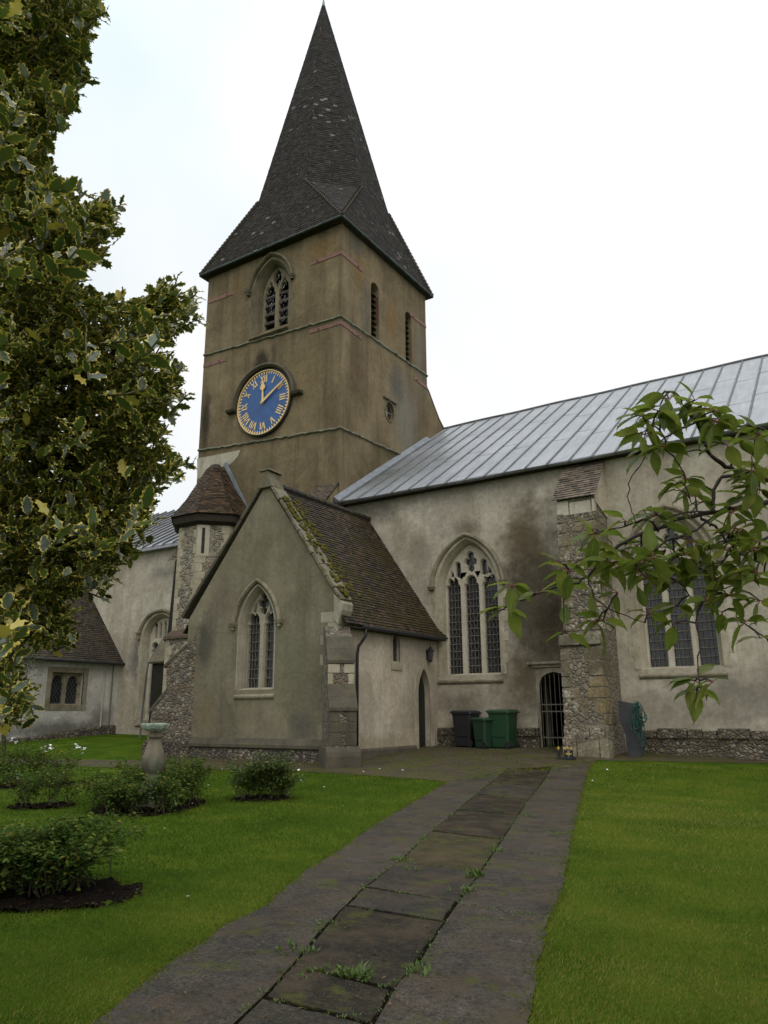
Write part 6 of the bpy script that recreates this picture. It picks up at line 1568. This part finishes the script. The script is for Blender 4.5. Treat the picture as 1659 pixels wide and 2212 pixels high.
mb = MB(); top = Vector((tb.x - .12, tb.y + .10, 1.75)); mb.tube([tb - Vector((0, 0, .1)), tb.lerp(top, .4) + Vector((.03, .02, 0)), tb.lerp(top, .8), top + Vector((0, 0, .5)), top + Vector((.1, .05, 1.2))], [.12, .10, .09, .06, .02], 12)
hub = at(1860, 1130, D0 + .28); root_ = tb.lerp(top, .80)      # one limb that forks just outside the picture
mb.tube([root_, root_.lerp(hub, .3) + Vector((.02, .05, .10)), root_.lerp(hub, .65) + Vector((0, -.04, .07)), hub], [.055, .040, .030, .022], 9)
for x, y in ((1700, 1040), (1760, 1070), (1700, 1150), (1700, 1225), (1690, 1395)):
    q = at(x, y, D0 + .2); mb.tube([hub, hub.lerp(q, .5) + Vector((0, .02, .012)), q], [.016, .012, .009], 7)
ctr = mb.build('trunk', 'bark', ch, smooth=True)
mb = MB()
for Q, rr in brs:
    mb.tube(Q, rr, 7)
    for q, r in zip(Q, rr):                                    # spur knots
        if random.random() < .55:
            o = Vector((random.gauss(0, 1), random.gauss(0, 1), random.gauss(0, 1))).normalized(); mb.tube([q, q + o * r * 1.9], [r * .8, r * .5], 5)
mb.build('branch', 'bark', ctr, smooth=True)
R = random.Random(31); FAR = []                                # the rest of the crown, outside the photograph
def seen(p):
    q = p - Cc; z = q.dot(Fw)
    if z < .05: return False
    x, y = 829.5 + FPX * q.dot(Rt) / z, 1106 - FPX * q.dot(Up) / z
    return -60 < x < 1740 and -80 < y < 2300
mb = MB()
for _ in range(60):
    s0 = tb.lerp(top + Vector((.1, .05, 1.1)), R.uniform(.6, 1)); dv = Vector((R.gauss(0, 1), R.gauss(0, 1), R.gauss(.5, .5))).normalized(); e0_ = s0 + dv * R.uniform(.5, 1.5); m0 = s0.lerp(e0_, .5) + Vector((0, 0, .08))
    if any(seen(s0.lerp(m0, k / 5)) or seen(m0.lerp(e0_, k / 4)) for k in range(6)): continue
    mb.tube([s0, m0, e0_], [.022, .012, .005], 6)
    for _ in range(14):
        k = R.random(); p_ = m0.lerp(e0_, k) + Vector((R.gauss(0, .06), R.gauss(0, .06), R.gauss(0, .06)))
        if not seen(p_) and not seen(p_ + Vector((0, 0, -.1))): FAR.append(p_)
mb.build('branch', 'bark', ctr, smooth=True)
for _ in range(60):
    p_ = hub.lerp(root_, R.random() * .8) + Vector((R.gauss(0, .09), R.gauss(0, .09), R.gauss(.02, .09)))
    if not seen(p_) and not seen(p_ - Vector((0, 0, .1))): FAR.append(p_)
CL = [(1108, 1262, 5), (1086, 1318, 4), (1098, 1335, 3), (1170, 1276, 2), (1285, 1152, 6), (1255, 1170, 4), (1240, 1228, 4), (1205, 1212, 4), (1222, 1256, 3), (1290, 1200, 5), (1330, 1185, 5), (1345, 1215, 5), (1310, 1250, 5), (1436, 846, 4), (1420, 885, 4), (1462, 878, 4), (1400, 905, 4), (1386, 945, 5), (1352, 962, 4), (1358, 985, 3), (1485, 882, 4), (1512, 868, 3), (1528, 882, 4), (1460, 975, 3), (1482, 1035, 4), (1452, 1028, 3), (1502, 1072, 2), (1592, 905, 5), (1632, 892, 4), (1642, 938, 5), (1592, 960, 4), (1622, 1040, 6), (1642, 1075, 6), (1602, 1108, 5), (1392, 1105, 3), (1352, 1126, 3), (1382, 1178, 5), (1402, 1208, 5), (1442, 1198, 5), (1472, 1200, 5), (1502, 1212, 5), (1532, 1188, 5), (1562, 1178, 4), (1452, 1238, 6), (1402, 1248, 6), (1482, 1250, 5), (1522, 1232, 6), (1557, 1218, 5), (1612, 1158, 5), (1642, 1188, 5), (1592, 1238, 4), (1632, 1248, 4), (1402, 1325, 5), (1440, 1328, 4), (1422, 1345, 3), (1222, 1368, 3), (1256, 1382, 5), (1288, 1378, 3), (1502, 1470, 5), (1540, 1472, 4), (1496, 1508, 4), (1522, 1500, 2), (1572, 1288, 4), (1602, 1288, 4), (1560, 1322, 4), (1642, 1298, 4), (1632, 1352, 3), (1652, 1388, 2), (1345, 1262, 3), (1375, 1232, 4), (1320, 1215, 4), (1620, 1128, 4), (1650, 1130, 4), (1655, 1010, 3), (1610, 1075, 4), (1575, 1140, 3)]
cpos, cd, cup, csc = [], [], [], []; R = random.Random(13); mb = MB(); mb2 = MB()
bp_all = [q for Q, _ in brs for q in Q]
for px, py, n in CL + [(x + R.uniform(-25, 25), y + R.uniform(-25, 25), 4) for x, y, m_ in CL if x > 1380 and y < 1270]:
    c0 = at(px, py, D0 + R.uniform(-.12, .18)); near = min(bp_all, key=lambda q: (q - c0).length)
    if (near - c0).length > .055: c0 = near + (c0 - near).normalized() * .055
    mb2.tube([near, near.lerp(c0, .5) + Vector((0, 0, .006)), c0], [.0030, .0026, .0020], 5)
    a0 = R.uniform(0, 6.28)
    for i in range(n):
        a = a0 + i * 2 * PI / n + R.uniform(-.35, .35)
        o = Rt * math.cos(a) + (Up * .35 - Fw * .2) * math.sin(a) + Fw * .5 * math.sin(a + 1) - Vector((0, 0, R.uniform(-.10, .55))) - Rt * .25; o.normalize()
        b1 = c0 + o * R.uniform(.010, .024) + Vector((0, 0, .004)); mb.tube([c0, b1], .0013, 4)
        cpos.append(tuple(b1)); cd.append(tuple(o)); cup.append((R.gauss(0, .35), R.gauss(0, .35), 1)); csc.append(R.uniform(.045, .080))
tag(mb.build('petiole', 'petiole', ctr), kind='stuff'); mb2.build('twig', 'bark', ctr)
def cherry_leaf():
    v, e, f = [], [], []; st = 13
    for i in range(st):
        x = i / (st - 1) * .97 + .0; w = .235 * math.sin(PI * min(1, (x * .93 + .05) ** .80)) ** 1.1 + .004; droop = -.16 * x * x + .01
        tooth = .014 if i % 2 else 0
        for s in (1, -1): v += [(x + tooth, s * (w + tooth), .055 + droop + (.012 if i % 2 else 0)), (x - .01, s * w * .5, .040 + droop)]; e += [1.0, .5]
        v.append((x, 0, droop)); e.append(0.0)
    for i in range(st - 1):
        a, b = i * 5, (i + 1) * 5
        f += [(a, a + 1, b + 1, b), (a + 1, a + 4, b + 4, b + 1), (a + 3, a + 2, b + 2, b + 3), (a + 4, a + 3, b + 3, b + 4)]
    v.append((1.10, 0, -.22)); e.append(.5); l = (st - 1) * 5; k = len(v) - 1; f += [(l, l + 1, l + 4, k), (l + 4, l + 3, l + 2, k)]
    return v, f, e
KV, KF, KE = cherry_leaf()
M['cherry'] = leafmat('cherry_leaf', [(.10, .145, .022), (.145, .195, .03), (.195, .235, .04), (.28, .285, .06)], (.12, .17, .04), rough=.36, trans=.58, spec=.3, veins=True, e0=.95, e1=1.4)
for p_ in FAR:
    for _ in range(4):
        o = Vector((R.gauss(0, 1), R.gauss(0, 1), R.uniform(-.8, .2))).normalized()
        if not seen(p_ + o * .12): cpos.append(tuple(p_)); cd.append(tuple(o)); cup.append((R.gauss(0, .35), R.gauss(0, .35), 1)); csc.append(R.uniform(.05, .085))
cpos, cd, cup = np.array(cpos), np.array(cd), np.array(cup)
scatter('foliage', 'cherry', KV, KF, cpos, frames(cd, cup), np.array(csc), rng.random(len(cpos)), KE, parent=ch)
